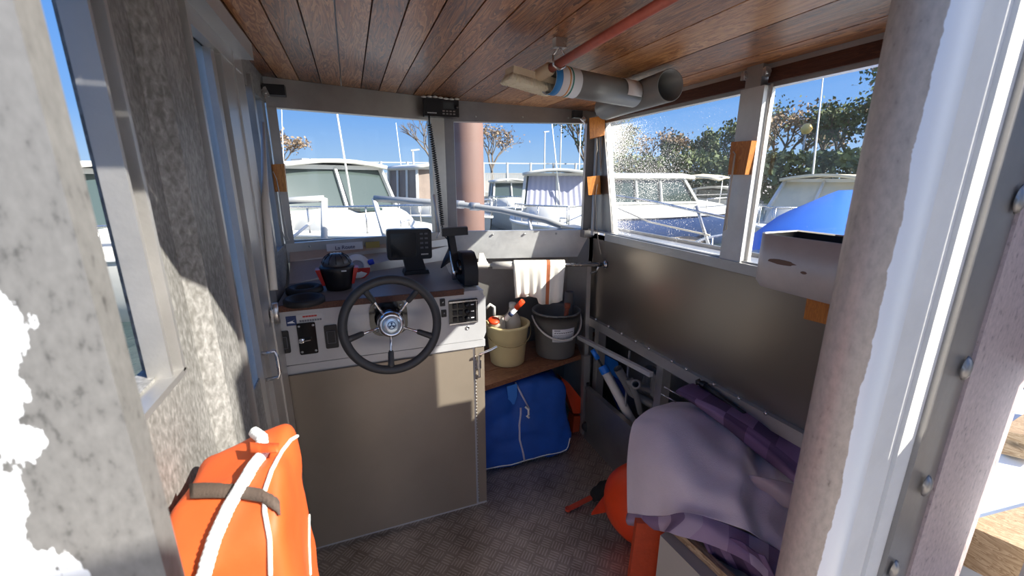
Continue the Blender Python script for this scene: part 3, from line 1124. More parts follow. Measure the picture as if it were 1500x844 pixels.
mb = MB()
mb.lathe([(.030, -.055), (.046, -.05), (.050, -.02), (.047, -.006), (.040, .004), (.036, .005), (.034, .002), (0, .003)], WC, ax, 40)
mb.build('hub', M['chrome'], e)
mb = MB()
mb.lathe([(.034, .003), (.033, .006), (.020, .0085), (0, .009)], WC, ax, 36)
hubc = mb.build('hub_cap', mat('pale_blue_cap', (.55, .66, .74), .25, .6), e)
mb = MB()
ce = WC + ax * .0092
mb.tube([ce + .0135 * (math.cos(2 * math.pi * k / 28) * vx + math.sin(2 * math.pi * k / 28) * vz) for k in range(28)], .0013, 6, closed=True)
for k in range(3):
    a_ = R(90 + 120 * k)
    mb.tube([ce, ce + .0105 * (math.cos(a_) * vx + math.sin(a_) * vz)], .0016, 6)
    da, db = math.cos(a_) * vx + math.sin(a_) * vz, -math.sin(a_) * vx + math.cos(a_) * vz
    for s_ in (-1, 1):
        mb.tube([ce + .0045 * da + .0001 * s_ * db, ce + .0055 * da + .0026 * s_ * db, ce + .0112 * da + .0028 * s_ * db], .0009, 6)
mb.build('emblem', M['ink'], hubc)
mb = MB()
pts = []
for k in range(48):
    t = 2 * math.pi * k / 48
    r_ = .078 * (1 + .075 * math.cos(4 * t + math.pi))
    pts.append((WC.x + r_ * math.cos(t), CY - .001, WC.z - .012 + r_ * math.sin(t)))
mb.prism(pts, (0, -.010, 0))
mb.lathe([(.055, 0), (.045, .055), (.035, .08)], (WC.x, CY - .01, WC.z - .012), (0, -1, 0.1), 28)
mp_ = mb.build('mounting_plate', M['blackgloss'], e, bevel=.001)
for k in range(4):
    t = math.pi / 4 + k * math.pi / 2
    mb = MB()
    mb.lathe([(.006, 0), (.006, .003), (0, .005)], (WC.x + .068 * math.cos(t), CY - .011, WC.z - .012 + .068 * math.sin(t)), (0, -1, 0), 12)
    mb.build('plate_screw', M['bolt'], mp_)

# ------------------------------------------------------------------ things on the dash
DZ = 1.106
e = empty('fish_finder', (.22, 2.03, DZ), 'black fish finder display on a pedestal, on the dash behind the steering wheel', 'display')
q = at(600, 358, 1, 2.0)
mb = MB()
mb.prism([(x, 1.99, z) for x, z in rrect(q.x, q.z, .205, .142, .012, -1)], (0, .05, 0))
mb.prism([(x, 2.04, z) for x, z in rrect(q.x, q.z, .17, .11, .012, -1)], (0, .03, 0))
mb.build('housing', M['black'], e, bevel=.004)
mb = MB()
mb.prism([(x, 1.989, z) for x, z in rrect(q.x - .03, q.z - .002, .115, .112, .004, -1)], (0, -.002, 0))
mb.build('screen', M['screen'], e)
mb = MB()
for i in range(4):
    for j in range(2):
        mb.box(q.x + .048 + j * .022, q.x + .062 + j * .022, 1.984, 1.99, q.z + .045 - i * .022, q.z + .053 - i * .022)
mb.build('buttons', M['inkgrey'], e)
mb = MB()
for k in range(5):
    mb.box(q.x + .050 + k * .007, q.x + .0555 + k * .007, 1.9885, 1.99, q.z - .052, q.z - .046)
mb.build('badge', M['steel'], e)
mb = MB()
mb.prism([(q.x - .02, 2.0, DZ), (q.x + .075, 2.0, DZ), (q.x + .055, 2.0, q.z - .06), (q.x - .032, 2.0, q.z - .06)], (0, .06, 0))
mb.prism([(q.x - .035, 1.985, DZ), (q.x + .085, 1.985, DZ), (q.x + .08, 1.985, DZ + .018), (q.x - .03, 1.985, DZ + .018)], (0, .09, 0))
mb.build('pedestal', M['black'], e, bevel=.003)

q = at(497, 424, 2, DZ)
q = Vector((q.x, q.y + .02, DZ))
e = empty('compass', q, 'black domed boat compass on the dash, left of the steering wheel', 'compass')
mb = MB()
mb.lathe([(0, 0), (.066, 0), (.074, .03), (.085, .10), (.092, .125), (.086, .135), (.06, .137), (0, .137)], q, n=36)
mb.build('body', M['black'], e)
mb = MB()
mb.lathe([(.072, .130), (.078, .145), (.070, .168), (.052, .188), (.03, .199), (0, .203)], q, n=36)
mb.build('dome', mat('smoked_dome', (.07, .07, .075), .3, bump=.2, bscale=60), e)
mb = MB()
for k in range(12):
    t = 2 * math.pi * k / 12
    d = Vector((math.cos(t), math.sin(t), 0))
    mb.tube([q + d * .077 + Vector((0, 0, .15)), q + d * .060 + Vector((0, 0, .183)), q + d * .035 + Vector((0, 0, .199))], .003, 6)
mb.build('dome_ribs', M['rubber'], e)
mb = MB()
mb.box(q.x + .022, q.x + .048, q.y - .0915, q.y - .085, q.z + .112, q.z + .118)
mb.build('mark', M['paper'], e)
for s_ in (-1, 1):
    mb = MB()
    mb.hexa([(q.x + s_ * .068, q.y - .04, DZ + .03), (q.x + s_ * .082, q.y - .04, DZ + .03), (q.x + s_ * .082, q.y + .02, DZ + .03), (q.x + s_ * .068, q.y + .02, DZ + .03),
             (q.x + s_ * .086, q.y - .045, DZ + .12), (q.x + s_ * .110, q.y - .045, DZ + .12), (q.x + s_ * .110, q.y + .03, DZ + .12), (q.x + s_ * .086, q.y + .03, DZ + .12)])
    mb.build('side_grip', M['redplastic'], e, bevel=.004)

rl = at(520, 408, 2, DZ)
e = empty('tape_roll', (rl.x, rl.y + .02, DZ), 'round red and white pack with a blue cap lying on the dash behind the compass', 'pack')
c = Vector((rl.x + .02, rl.y + .02, DZ + .072))
mb = MB()
mb.lathe([(.040, -.02), (.074, -.02), (.078, -.012), (.078, .012), (.074, .02), (.040, .02)], c, (.1, -1, .25), 36)
mb.build('white_disc', M['paper'], e)
mb = MB()
cc = c + Vector((.002, -.022, -.02))
pts = [cc + Vector((.074 * math.cos(t), 0, .060 * math.sin(t) + .0)) for t in [math.pi + math.pi * k / 14 for k in range(15)]]
mb.prism(pts + [cc + Vector((.074, -.0, .012)), cc + Vector((-.074, 0, .012))], (0, -.004, 0))
mb.build('red_band', M['redplastic'], e)
mb = MB()
mb.lathe([(.018, 0), (.018, .03), (.014, .034), (0, .034)], c + Vector((.072, 0, .018)), (1, -.2, .3), 18)
mb.build('cap', mat('blue_cap', (.01, .04, .5), .35), e)

for i, (u, v, dz) in enumerate(((446, 441, 0), (446, 426, 0))):
    p = at(u, v, 2, DZ + .01)
    mb = MB()
    if i == 0:
        mb.lathe([(0, .004), (.030, .003), (.040, .006), (.055, .022), (.062, .026), (.070, .020), (.070, .004), (.062, 0), (0, 0)], (p.x, p.y, DZ), n=36)
    else:
        mb.lathe([(.035, .006), (.038, .022), (.055, .028), (.068, .022), (.070, .006), (.055, 0), (.038, 0), (.035, .006)], (p.x, p.y + .01, DZ), n=36)
    o = mb.build('rubber_ring' if i else 'rubber_dish', M['rubber'])
    tag(o, ('black rubber dish at the front left edge of the dash, nearer than the ring', 'black rubber ring on the left of the dash, just behind the rubber dish')[i], 'ring' if i else 'dish')

for o_, k_ in ((bpy.data.objects['compass'], .74), (bpy.data.objects['tape_roll'], .72)):
    o_.scale = (k_, k_, k_)
# throttle control
TX = .452
e = empty('throttle_control', (TX, 1.80, DZ), 'black boat throttle with T handle on the right end of the dash', 'throttle')
mb = MB()
prof = [(1.72, 1.095), (1.715, 1.16), (1.735, 1.21), (1.775, 1.235), (1.83, 1.235), (1.885, 1.20), (1.91, 1.15), (1.915, 1.095)]
mb.prism([(TX - .022, y, z) for y, z in prof], (.062, 0, 0))
mb.build('housing', M['black'], e, bevel=.010, seg=3)
mb = MB()
mb.lathe([(.034, 0), (.034, .012), (.026, .018), (0, .018)], (TX - .022, 1.80, 1.165), (-1, 0, 0), 24)
mb.build('hub', M['blackgloss'], e)
a = Vector((TX - .048, 1.80, 1.145))
b = at(657, 345, 1, 1.86)
mb = MB()
mb.tube([a + Vector((0, 0, -.035)), a, a + (b - a) * .45, a + (b - a) * .75], [.010, .014, .009, .004], 12, flat=.6)
mb.build('chrome_lever', M['chrome'], e)
mb = MB()
mb.beam(a + (b - a) * .02 + Vector((.010, 0, 0)), b + Vector((.008, 0, .01)), .030, .026)
mb.build('lever', M['black'], e, bevel=.006)
mb = MB()
mb.beam(b + Vector((-.030, 0, .016)), b + Vector((.085, -.01, .020)), .034, .036)
mb.build('handle', M['black'], e, bevel=.012, seg=3)

# framed note on the sheet behind the dash
e = empty('paper_note', at(506, 376, 1, 2.17), 'white paper notice taped to the sheet under the left windscreen, behind the compass', 'note')
n0 = Vector((.8, .195, 0)).normalized()
nn = Vector((-n0.y, n0.x, 0)) * -1
p0 = at(506, 377, 1, 2.185) - Vector((0, .0, 0))
t0 = (p0.x - FL[0]) / (FM[0] - FL[0])
p0 = Vector((*lerp(FL, FM, t0), 1.188)) + nn * .012
up_ = Vector((0, -.10, 1)).normalized()
mb = MB()
hw, hh = .085, .058
vs = [p0 + n0 * sx * hw + up_ * sz * hh for sx, sz in ((-1, -1), (1, -1), (1, 1), (-1, 1))]
mb.prism(vs, nn * .001)
mb.build('sheet', M['paper'], e)
text('heading', 'La Route', .026, M['ink'], p0 + nn * .0018 + up_ * .035, n0, up_, e)
mb = MB()
for r_, (L, zz) in enumerate(((.07, .012), (.10, -.006), (.08, -.022), (.09, -.040))):
    x = -L / 2
    while x < L / 2:
        d_ = random.uniform(.008, .02)
        c0 = p0 + nn * .0012 + n0 * x + up_ * zz
        mb.prism([c0, c0 + n0 * d_ * .8, c0 + n0 * d_ * .8 + up_ * .003, c0 + up_ * .003], nn * .0004)
        x += d_
mb.build('lines_of_writing', M['inkgrey'], e)
mb = MB()
c0 = p0 + n0 * .135
mb.prism([c0 + n0 * sx * .035 + up_ * sz * .052 for sx, sz in ((-1, -1), (1, -1), (1, 1), (-1, 1))], nn * .001)
o = mb.build('old_tape_patch', M['yellowtape'])
tag(o, 'yellowed square of old tape right of the paper notice under the windscreen', 'tape')

# ------------------------------------------------------------------ radio on the header, coiled cable
p = Vector((.475, 2.285, 1.905))
e = empty('marine_radio', p, 'black marine radio fixed under the ceiling above the centre post', 'radio')
mb = MB()
mb.box(p.x - .088, p.x + .088, p.y - .02, p.y + .04, p.z - .048, p.z + .034)
mb.build('case', M['black'], e, bevel=.010, seg=3)
mb = MB()
mb.box(p.x + .005, p.x + .062, p.y - .023, p.y - .019, p.z - .010, p.z + .022)
mb.build('display', mat('lcd_grey', (.06, .07, .075), .2), e)
mb = MB()
for i in range(4):
    for j in range(2):
        mb.box(p.x + .002 + i * .018, p.x + .013 + i * .018, p.y - .024, p.y - .019, p.z - .024 - j * .013, p.z - .018 - j * .013)
mb.build('buttons', M['bolt'], e)
mb = MB()
mb.lathe([(.010, 0), (.009, .012), (0, .013)], (p.x + .075, p.y - .02, p.z + .0), (0, -1, 0), 14)
mb.build('knob', M['black'], e)
mb = MB()
for k in range(8):
    mb.box(p.x - .075 + k * .006, p.x - .071 + k * .006, p.y - .0215, p.y - .019, p.z - .035, p.z - .030)
mb.build('badge', M['paper'], e)
mb = MB()
for k in range(7):
    x = p.x - .09 + k * .028
    mb.lathe([(0, -.006), (.013, -.004), (.015, 0), (0, .006)], (x, p.y - .02, 1.947 + .003 * math.sin(k)), (0, -.3, 1), 8)
o = mb.build('sealant_smear', M['white_paint'])
tag(o, 'line of dried white sealant on the ceiling edge above the radio', 'sealant', kind='stuff')
a = at(629, 182, 1, 2.26)
b = at(648, 330, 1, 2.24)
mb = MB()
pts = []
for k in range(330):
    t = k / 329
    c_ = a.lerp(b, t) + Vector((.006 * math.sin(3 * t), 0, 0))
    pts.append(c_ + Vector((.0095 * math.cos(k * .85), .0095 * math.sin(k * .85), 0)))
mb.tube(pts, .0028, 5)
mb.tube([a + Vector((0, 0, .05)), a], .004, 6)
mb.tube([b, b + Vector((.0, -.01, -.05)), b + Vector((.03, -.06, -.09))], .0035, 6)
o = mb.build('coiled_cable', M['black'])
tag(o, 'black coiled microphone cable hanging down the centre windscreen post from the radio', 'cable')
mb = MB()
mb.tube([at(636, 285, 1, 2.2), at(644, 340, 1, 2.18)], .009, 10)
mb.tube([at(644, 340, 1, 2.18), at(640, 348, 1, 2.16)], .004, 8)
o = mb.build('white_fitting', M['white_paint'])
tag(o, 'slim white plastic fitting beside the foot of the coiled cable', 'fitting')
q = at(636, 388, 1, 2.1)
mb = MB()
mb.tube([Vector((.38, 1.98, 1.13)), Vector((.42, 2.02, 1.16)), Vector((.46, 2.1, 1.17)), Vector((.48, 2.2, 1.15))], [.004, .022, .03, .006], 12, flat=.6)
o = mb.build('radio_microphone', M['rubber'])
tag(o, 'black radio microphone bundle on the dash behind the throttle', 'microphone')

# ------------------------------------------------------------------ left corner: tube, wooden block, cord, bracket
mb = MB()
mb.tube([at(385, 180, 0, XL + .03), at(389, 300, 0, XL + .03), at(401, 425, 0, XL + .035)], [.006, .012, .012], 12)
o = mb.build('white_tube', M['pvcw'])
tag(o, 'slim pale tube standing in the left corner beside the windscreen', 'tube')


def block(name, ps, lab, cordpts, y_th):
    e = empty(name, ps[0], lab, 'block')
    mb = MB()
    mb.prism(ps, y_th)
    mb.build('block', M['blockwood'], e, bevel=.003)
    if cordpts:
        mb = MB()
        mb.tube(cordpts, .0022, 6)
        mb.build('cord', M['cord'], e)
    return e


y = 2.10
block('wooden_block', [at(394, 241, 1, y), at(416, 240, 1, y), at(420, 281, 1, y), at(398, 281, 1, y)], 'varnished wooden block on the left windscreen post with a loop of cord',
      [at(u, v, 1, y - .008) for u, v in ((397, 258), (400, 251), (405, 262), (413, 300), (421, 345), (424, 352), (418, 353), (407, 320), (399, 285), (396, 262))], (0, .03, 0))
y = 2.02
block('wooden_block', [at(863, 173, 1, y), at(886, 169, 1, y), at(886, 198, 1, y), at(864, 203, 1, y)], 'varnished wooden block at the top of the right front corner, the upper of two there',
      [at(u, v, 1, y - .008) for u, v in ((874, 203), (875, 220), (873, 226))], (.03, .05, 0))
block('wooden_block', [at(860, 259, 1, y), at(879, 257, 1, y), at(880, 285, 1, y), at(862, 286, 1, y)], 'varnished wooden block halfway down the right front corner, the lower of two there',
      [at(u, v, 1, y - .008) for u, v in ((875, 270), (872, 290), (874, 330), (876, 350), (880, 372), (886, 384))], (.03, .05, 0))
x = XR - .055
block('wooden_block', [at(1071, 208, 0, x), at(1101, 206, 0, x), at(1091, 256, 0, x), at(1066, 256, 0, x)], 'varnished wooden block with a cord on the post between the right windows',
      [at(u, v, 0, x - .006) for u, v in ((1074, 222), (1077, 226), (1072, 262), (1066, 300), (1062, 328), (1060, 338), (1064, 336), (1067, 300), (1073, 250), (1076, 228))], (.025, 0, 0))
x = XR - .05
block('wooden_block', [at(1183, 430, 0, x), at(1215, 436, 0, x), at(1212, 476, 0, x), at(1177, 467, 0, x)], 'orange brown wooden block on the dark wall below the metal tray', None, (.045, 0, 0))

for nm, ps, lab in (('bracket', (at(385, 128, 1, 2.08), at(392, 142, 1, 2.08)), 'small bright metal catch high in the left front corner'),
                    ('bracket', (at(852, 172, 1, 2.05), at(858, 178, 1, 2.05)), 'small bright metal catch high in the right front corner'),
                    ('bracket', (at(1090, 118, 0, XR - .03), at(1092, 105, 0, XR - .03)), 'small metal catch on the left side of the right window post top'),
                    ('bracket', (at(1122, 112, 0, XR - .03), at(1124, 98, 0, XR - .03)), 'small metal catch on the right side of the right window post top')):
    mb = MB()
    a, b = ps
    mb.beam(a, b, .022, .012, (0, 1, 0))
    mb.lathe([(.008, 0), (.008, .012), (0, .013)], (a + b) / 2, (-.2, -1, 0), 12)
    o = mb.build(nm, M['steel'], bevel=.001)
    tag(o, lab, 'catch')
mb = MB()
q = at(398, 132, 1, 2.1)
mb.box(q.x - .03, q.x + .05, 2.08, 2.13, q.z - .02, q.z + .02)
mb.tube([q + Vector((-.03, -.02, 0)), q + Vector((-.08, -.03, .03)), q + Vector((-.12, -.2, .035))], .008, 8)
o = mb.build('black_connector', M['black'], bevel=.004)
tag(o, 'black plastic connector box above the left end of the windscreen', 'connector')
mb = MB()
q = at(846, 168, 1, 2.09)
mb.box(q.x - .03, q.x + .02, 2.07, 2.10, q.z - .018, q.z + .018)
o = mb.build('black_connector', M['black'], bevel=.004)
tag(o, 'black plastic box above the right end of the windscreen', 'connector')
# wiring down the right front corner
mb = MB()
y = 2.06
for off in (0, .012):
    mb.tube([at(u + off * 300, v, 1, y) for u, v in ((878, 200), (879, 225), (881, 262), (883, 300), (885, 338), (886, 352), (886, 370), (888, 386), (888, 396))], .004, 6)
mb.tube([at(u, v, 1, y - .01) for u, v in ((862, 336), (874, 338), (885, 337))], .004, 6)
o = mb.build('wiring', M['cord'])
tag(o, 'grey wiring strapped down the right front corner post', 'wiring')
for (u, v) in ((880, 235), (882, 280), (884, 315)):
    pass

# ------------------------------------------------------------------ hand rail, towel, clamps
RY, RZ = 2.13, 1.075
mb = MB()
ra, rb = Vector((.515, 2.22, 1.085)), Vector((XR, 1.96, 1.085))
mb.tube([ra, ra.lerp(rb, .5), rb], .011, 14)
mb.lathe([(.024, 0), (.024, .004), (.012, .012)], rb, (-1, .2, 0), 16)
mb.tube([Vector((1.26, 1.965, 1.075)), Vector((1.262, 1.99, 1.04)), Vector((1.264, 2.05, 1.02))], .006, 8)
o = mb.build('hand_rail', M['steel'])
tag(o, 'steel hand rail running under the right windscreen above the two buckets', 'rail')
railp = lambda t: ra.lerp(rb, t)
rd = (rb - ra).normalized()
for i, t in enumerate((.05, .17)):
    q = railp(t)
    mb = MB()
    mb.tube([q - rd * .03, q + rd * .03], .019, 14)
    mb.prism([q + Vector((-.025, 0, .01)), q + Vector((.03, 0, .01)), q + Vector((.012, .02, .065)), q + Vector((-.012, .02, .065))], (0, .008, 0))
    o = mb.build('rail_clamp', M['pvcw'], bevel=.001)
    tag(o, ('white plastic clamp on the hand rail next to the throttle', 'white plastic clamp on the hand rail left of the towel')[i], 'clamp')
mb = MB()
mb.tube([railp(.235), railp(.36), railp(.62), railp(.69)], [.020, .022, .022, .017], 14)
o = mb.build('pipe_sleeve', M['pvcw'])
tag(o, 'pale foam sleeve around the hand rail under the towel', 'sleeve')
# towel
e = empty('towel', railp(.47), 'white dish towel with a red brown stripe hanging over the hand rail', 'towel')
TL = railp(.375)
TR = railp(.72)
nrm = Vector((-rd.y, rd.x, 0))
if nrm.y > 0: nrm = -nrm
rows_f, n_u = [], 28
prof = [(.022, -.13, 1), (.026, -.03, 1), (.028, .0, 1), (.020, .020, 1), (0, .027, 1), (-.020, .020, 1), (-.027, 0, 1), (-.028, -.05, 1), (-.030, -.10, 1), (-.031, -.15, 1), (-.030, -.175, 1), (-.029, -.195, 1)]
for (off, dz, _) in prof:
    row = []
    for k in range(n_u + 1):
        t = k / n_u
        base = TL.lerp(TR, t)
        if dz < -.18: dz2 = dz + .015 * math.sin(t * 7) + (.012 if t < .5 else -.012) * (1)
        else: dz2 = dz
        amp = min(1, max(0, -dz) * 6)
        wv = .008 * math.sin(t * 16 + dz * 5) * amp * (.25 + t) + .006 * math.sin(t * 37) * amp
        row.append(base + nrm * (-off + (wv if off < 0 else -wv)) + Vector((0, 0, dz2)) + rd * (amp * .02 * (.5 - t)))
    rows_f.append(row)
mb = MB()
mb.grid(rows_f)
mb.bm.faces.ensure_lookup_table()
for i, f in enumerate(mb.bm.faces):
    k = i % n_u
    f.material_index = 1 if k in (18, 19) else 0
cloth = mb.build('cloth', [mat('towel_white', (.86, .83, .75), .9, bump=.3, bscale=300), mat('towel_stripe', (.50, .16, .07), .9)], e, thick=.003)

# ------------------------------------------------------------------ shelf, buckets and what is in them
mb = MB()
for (a0, a1, b0, b1, tn) in (((.500, 1.885), (1.24, 2.075), (.500, 2.03), (1.28, 2.20), .3), ((.500, 2.035), (1.28, 2.205), (.500, 2.39), (1.53, 2.39), .7)):
    vs = [(*a0, .472), (*a1, .472), (*b1, .472), (*b0, .472), (*a0, .5), (*a1, .5), (*b1, .5), (*b0, .5)]
    mb.poly([Vector(v) for v in vs], [(0, 3, 2, 1), (4, 5, 6, 7), (0, 1, 5, 4), (1, 2, 6, 5), (2, 3, 7, 6), (3, 0, 4, 7)], tone=tn)
o = mb.build('shelf', M['shelfwood'], bevel=0)
tag(o, 'low brown wooden shelf of two boards carrying the two buckets', 'shelf')


def bucket(name, lab, c, r0, r1, h, m, rimw, handle_m, hang, wire, label=False, skirt=0):
    c = Vector(c)
    e = empty(name, c, lab, 'bucket')
    mb = MB()
    th = .003
    prof = [(0, 0), (r0 - .006, 0), (r0, .006)]
    if skirt:
        rr = r0 + (r1 - r0) * (h - skirt) / h
        prof += [(rr, h - skirt), (rr + .007, h - skirt + .003), (r1 + .006, h - .008)]
    else:
        prof += [(r1, h - .02)]
    prof += [(r1 + rimw, h - .012), (r1 + rimw, h - .002), (r1 + rimw - .003, h), (r1 - th, h), (r1 - th - .002, h - .02), (r0 - th, .008), (0, .008)]
    mb.lathe(prof, c, n=48)
    mb.build('body', m, e)
    pts = []
    ax_ = Vector((1, -.12, 0)).normalized()
    fr_ = Vector((-.12, -1, 0)).normalized()
    for k in range(25):
        t = math.pi * k / 24
        s_ = r1 + rimw + .004
        sag = Vector((0, 0, -hang * math.sin(t)))
        pts.append(c + Vector((0, 0, h - .03)) - ax_ * s_ * math.cos(t) + fr_ * (s_ + .002) * math.sin(t) * (1 if 1 else 0) + sag)
    mb = MB()
    mb.tube(pts, wire, 8)
    hd = mb.build('handle', handle_m, e)
    if label:
        mb = MB()
        rows = []
        for j in range(2):
            z = h * .42 + j * .082
            row = []
            for k in range(11):
                t = R(-90 - 8 - 27 + 62 * k / 10 - 0)
                rr = r0 + (r1 - r0) * z / h + .0015
                row.append(c + Vector((rr * math.cos(t), rr * math.sin(t), z)))
            rows.append(row)
        mb.grid(rows)
        lb = mb.build('label', M['paper'], e, thick=.0008)
        mb = MB()
        for ln, (zz, h2, n_) in enumerate(((.070, .006, 4), (.055, .009, 9), (.044, .003, 12), (.036, .003, 14), (.026, .004, 12), (.018, .003, 14), (.010, .003, 13))):
            for k in range(n_):
                if ln == 0: ta, tb = k, k + .8
                else: ta, tb = k * 14 / n_, k * 14 / n_ + 14 / n_ * .75
                if ln > 3 and ta < 2: continue
                z = h * .42 + zz
                rr = r0 + (r1 - r0) * z / h + .0024
                q = [R(-90 - 35 + 5 + 52 * s_ / 14) for s_ in (ta, tb)]
                mb.poly([c + Vector((rr * math.cos(s_), rr * math.sin(s_), zz2)) for s_, zz2 in ((q[0], z), (q[1], z), (q[1], z + h2), (q[0], z + h2))], [(0, 1, 2, 3)])
        mb.build('printed_lines', M['inkgrey'], lb)
    return e, c


bucket('cream_bucket', 'cream plastic bucket full of bottles and tools on the shelf next to the console', (.785, 2.155, .5), .100, .122, .245, M['cream'], .010, mat('wire_handle', (.35, .26, .12), .4, .6), .075, .0025)
bucket('grey_bucket', 'grey plastic bucket with a printed label and pale handle, on the shelf under the towel', (1.105, 2.165, .5), .118, .142, .285, M['bucket'], .006, M['pvcw'], .115, .0055, True, .065)

bc = Vector((.80, 2.155, .5))
e = empty('plastic_jug', bc + Vector((-.02, .03, .02)), 'whitish translucent plastic jug standing in the cream bucket', 'jug')
mb = MB()
q = bc + Vector((.015, .035, .02))
mb.lathe([(0, 0), (.052, 0), (.056, .01), (.056, .20), (.048, .24), (.022, .275), (.018, .30), (.018, .305)], q, (0.05, 0, 1), 24)
mb.build('body', M['bottle'], e)
mb = MB()
mb.lathe([(.021, .300), (.021, .325), (.018, .328), (0, .328)], q, (.05, 0, 1), 16)
mb.build('cap', M['pvcw'], e)
mb = MB()
q = bc + Vector((-.055, -.01, .02))
mb.lathe([(0, 0), (.038, 0), (.042, .01), (.044, .24), (.036, .262), (.034, .262), (.04, .235), (0, .235)], q, (-.10, 0, 1), 20)
o = mb.build('plastic_beaker', M['bottle'])
tag(o, 'pale plastic beaker leaning at the left inside the cream bucket', 'beaker')
e = empty('spray_tube', bc + Vector((.05, -.05, .1)), 'red capped tube with a white and blue label slanting out of the cream bucket', 'tube')
a, b = at(741, 468, 1, 2.09), at(766, 441, 1, 2.02)
mb = MB()
mb.tube([a, a.lerp(b, .62)], .014, 14)
mb.build('body', M['paper'], e)
mb = MB()
mb.tube([a.lerp(b, .25), a.lerp(b, .38)], .0145, 14)
mb.build('blue_band', M['ink'], e)
mb = MB()
mb.tube([a.lerp(b, .62), b], .015, 14)
mb.build('cap', M['orange_pl'], e)
mb = MB()
mb.tube([at(712, 452, 1, 2.08), at(718, 446, 1, 2.08), at(724, 450, 1, 2.08), at(724, 462, 1, 2.08)], .008, 10)
o = mb.build('white_hook', M['pvcw'])
tag(o, 'white curved hook handle over the left rim of the cream bucket', 'hook')
mb = MB()
a, b = at(716, 466, 1, 2.12), at(745, 462, 1, 2.12)
mb.lathe([(0, -.01), (.030, -.008), (.034, 0), (.03, .008), (0, .01)], (a + b) / 2 + Vector((-.03, .0, -.02)), (0, -.3, 1), 20)
o = mb.build('orange_disc', M['orange_pl'])
tag(o, 'small round orange piece lying inside the cream bucket', 'disc')
gc = Vector((1.105, 2.165, .5))
mb = MB()
for (dx, dy, h_, r_, tx) in ((.085, .02, .37, .028, .03),):
    mb.lathe([(0, 0), (r_, 0), (r_, h_), (r_ - .003, h_), (r_ - .003, .02), (0, .02)], gc + Vector((dx, dy, .0)) + Vector((0, 0, .01)), (tx, 0, 1), 20)
o = mb.build('grey_cartridge', M['bucket'])
tag(o, 'grey cylinder sticking up from the right side of the grey bucket', 'cylinder')
mb = MB()
mb.tube([gc + Vector((.02, -.04, .02)), gc + Vector((.045, -.055, .31))], .013, 10)
mb.tube([gc + Vector((.045, -.055, .305)), gc + Vector((.047, -.056, .33))], .018, 10)
o = mb.build('red_handled_tool', mat('brick_red', (.38, .10, .05), .6))
tag(o, 'brick red tool handle upright in the grey bucket below the towel', 'tool')

# ------------------------------------------------------------------ ceiling: brush on pole, pipes
a, b = Vector((.66, 1.43, 1.868)), Vector((.575, .60, 1.905))
a = at(797, 106, 2, 1.872)
b = at(990, -8, 2, 1.915)
e = empty('deck_brush', a, 'cream deck brush with a red pole slung under the ceiling', 'brush')
mb = MB()
d = (b - a).normalized()
mb.tube([a, b + d * .1], .0125, 14)
mb.build('pole', M['pink'], e)
hd = [at(746, 104, 2, 1.875), at(806, 122, 2, 1.855)]
hx = (hd[1] - hd[0]).normalized()
mb = MB()
mb.beam(hd[0], hd[1] + hx * .02, .055, .022)
mb.build('head', mat('cream_brush_head', (.72, .60, .43), .5, var=.1, vscale=20), e, bevel=.009, seg=3)
mb = MB()
mb.lathe([(.020, -.03), (.020, .03), (.014, .045)], a, d, 16)
mb.build('socket', mat('cream_socket', (.60, .48, .33), .5), e)
mb = MB()
sy = Vector((-hx.y, hx.x, 0)).normalized()
for i in range(20):
    for j in range(4):
        p = hd[0] + hx * ((hd[1] - hd[0]).length * (i + .3) / 19.5) + sy * (j - 1.5) * .015 + Vector((0, 0, -.010))
        q = p + Vector((random.uniform(-.003, .003), random.uniform(-.003, .003), -.026)) + sy * (j - 1.5) * .004 + hx * (-.012 if i < 2 else 0)
        mb.tube([p, q], [.0055, .0085], 7)
mb.build('bristles', M['brushhair'], e)
e = empty('pole_clip', at(812, 95, 2, 1.9), 'small metal spring clip holding the red pole to the ceiling', 'clip')
q = a.lerp(b, .0) + d * .085
mb = MB()
mb.box(q.x - .018, q.x + .018, q.y - .012, q.y + .012, 1.92, ceil_z(q.x) - .001)
mb.build('foot', M['steel'], e, bevel=.001)
mb = MB()
mb.tube([q + Vector((-.020, 0, .02)), q + Vector((-.018, 0, -.008)), q + Vector((0, 0, -.016)), q + Vector((.018, 0, -.008)), q + Vector((.020, 0, .02)), q + Vector((0, 0, .045)), q + Vector((-.02, 0, .02))], .004, 8)
mb.build('spring', M['steel'], e)


def pipe(name, a, b, r, m, lab, cat='pipe', open_end=True):
    mb = MB()
    L = (b - a).length
    pr = [(0, .0), (r, 0), (r, L), (r - .004, L), (r - .004, .01), (0, .01)]
    mb.lathe(pr, a, (b - a), 40)
    o = mb.build(name, m)
    return o


def wrap(name, a, b, t0, t1, r, m, parent, a0=0, a1=360, tilt=None):
    mb = MB()
    ax_ = (b - a).normalized()
    q = ax_.to_track_quat('Z', 'Y').to_matrix()
    rows = []
    for t in (t0, t1):
        c_ = a.lerp(b, t)
        rows.append([c_ + q @ Vector((r * math.cos(R(k)), r * math.sin(R(k)), 0)) for k in [a0 + (a1 - a0) * i / 36 for i in range(37)]])
    mb.grid(rows)
    return mb.build(name, m, parent, thick=.0008)


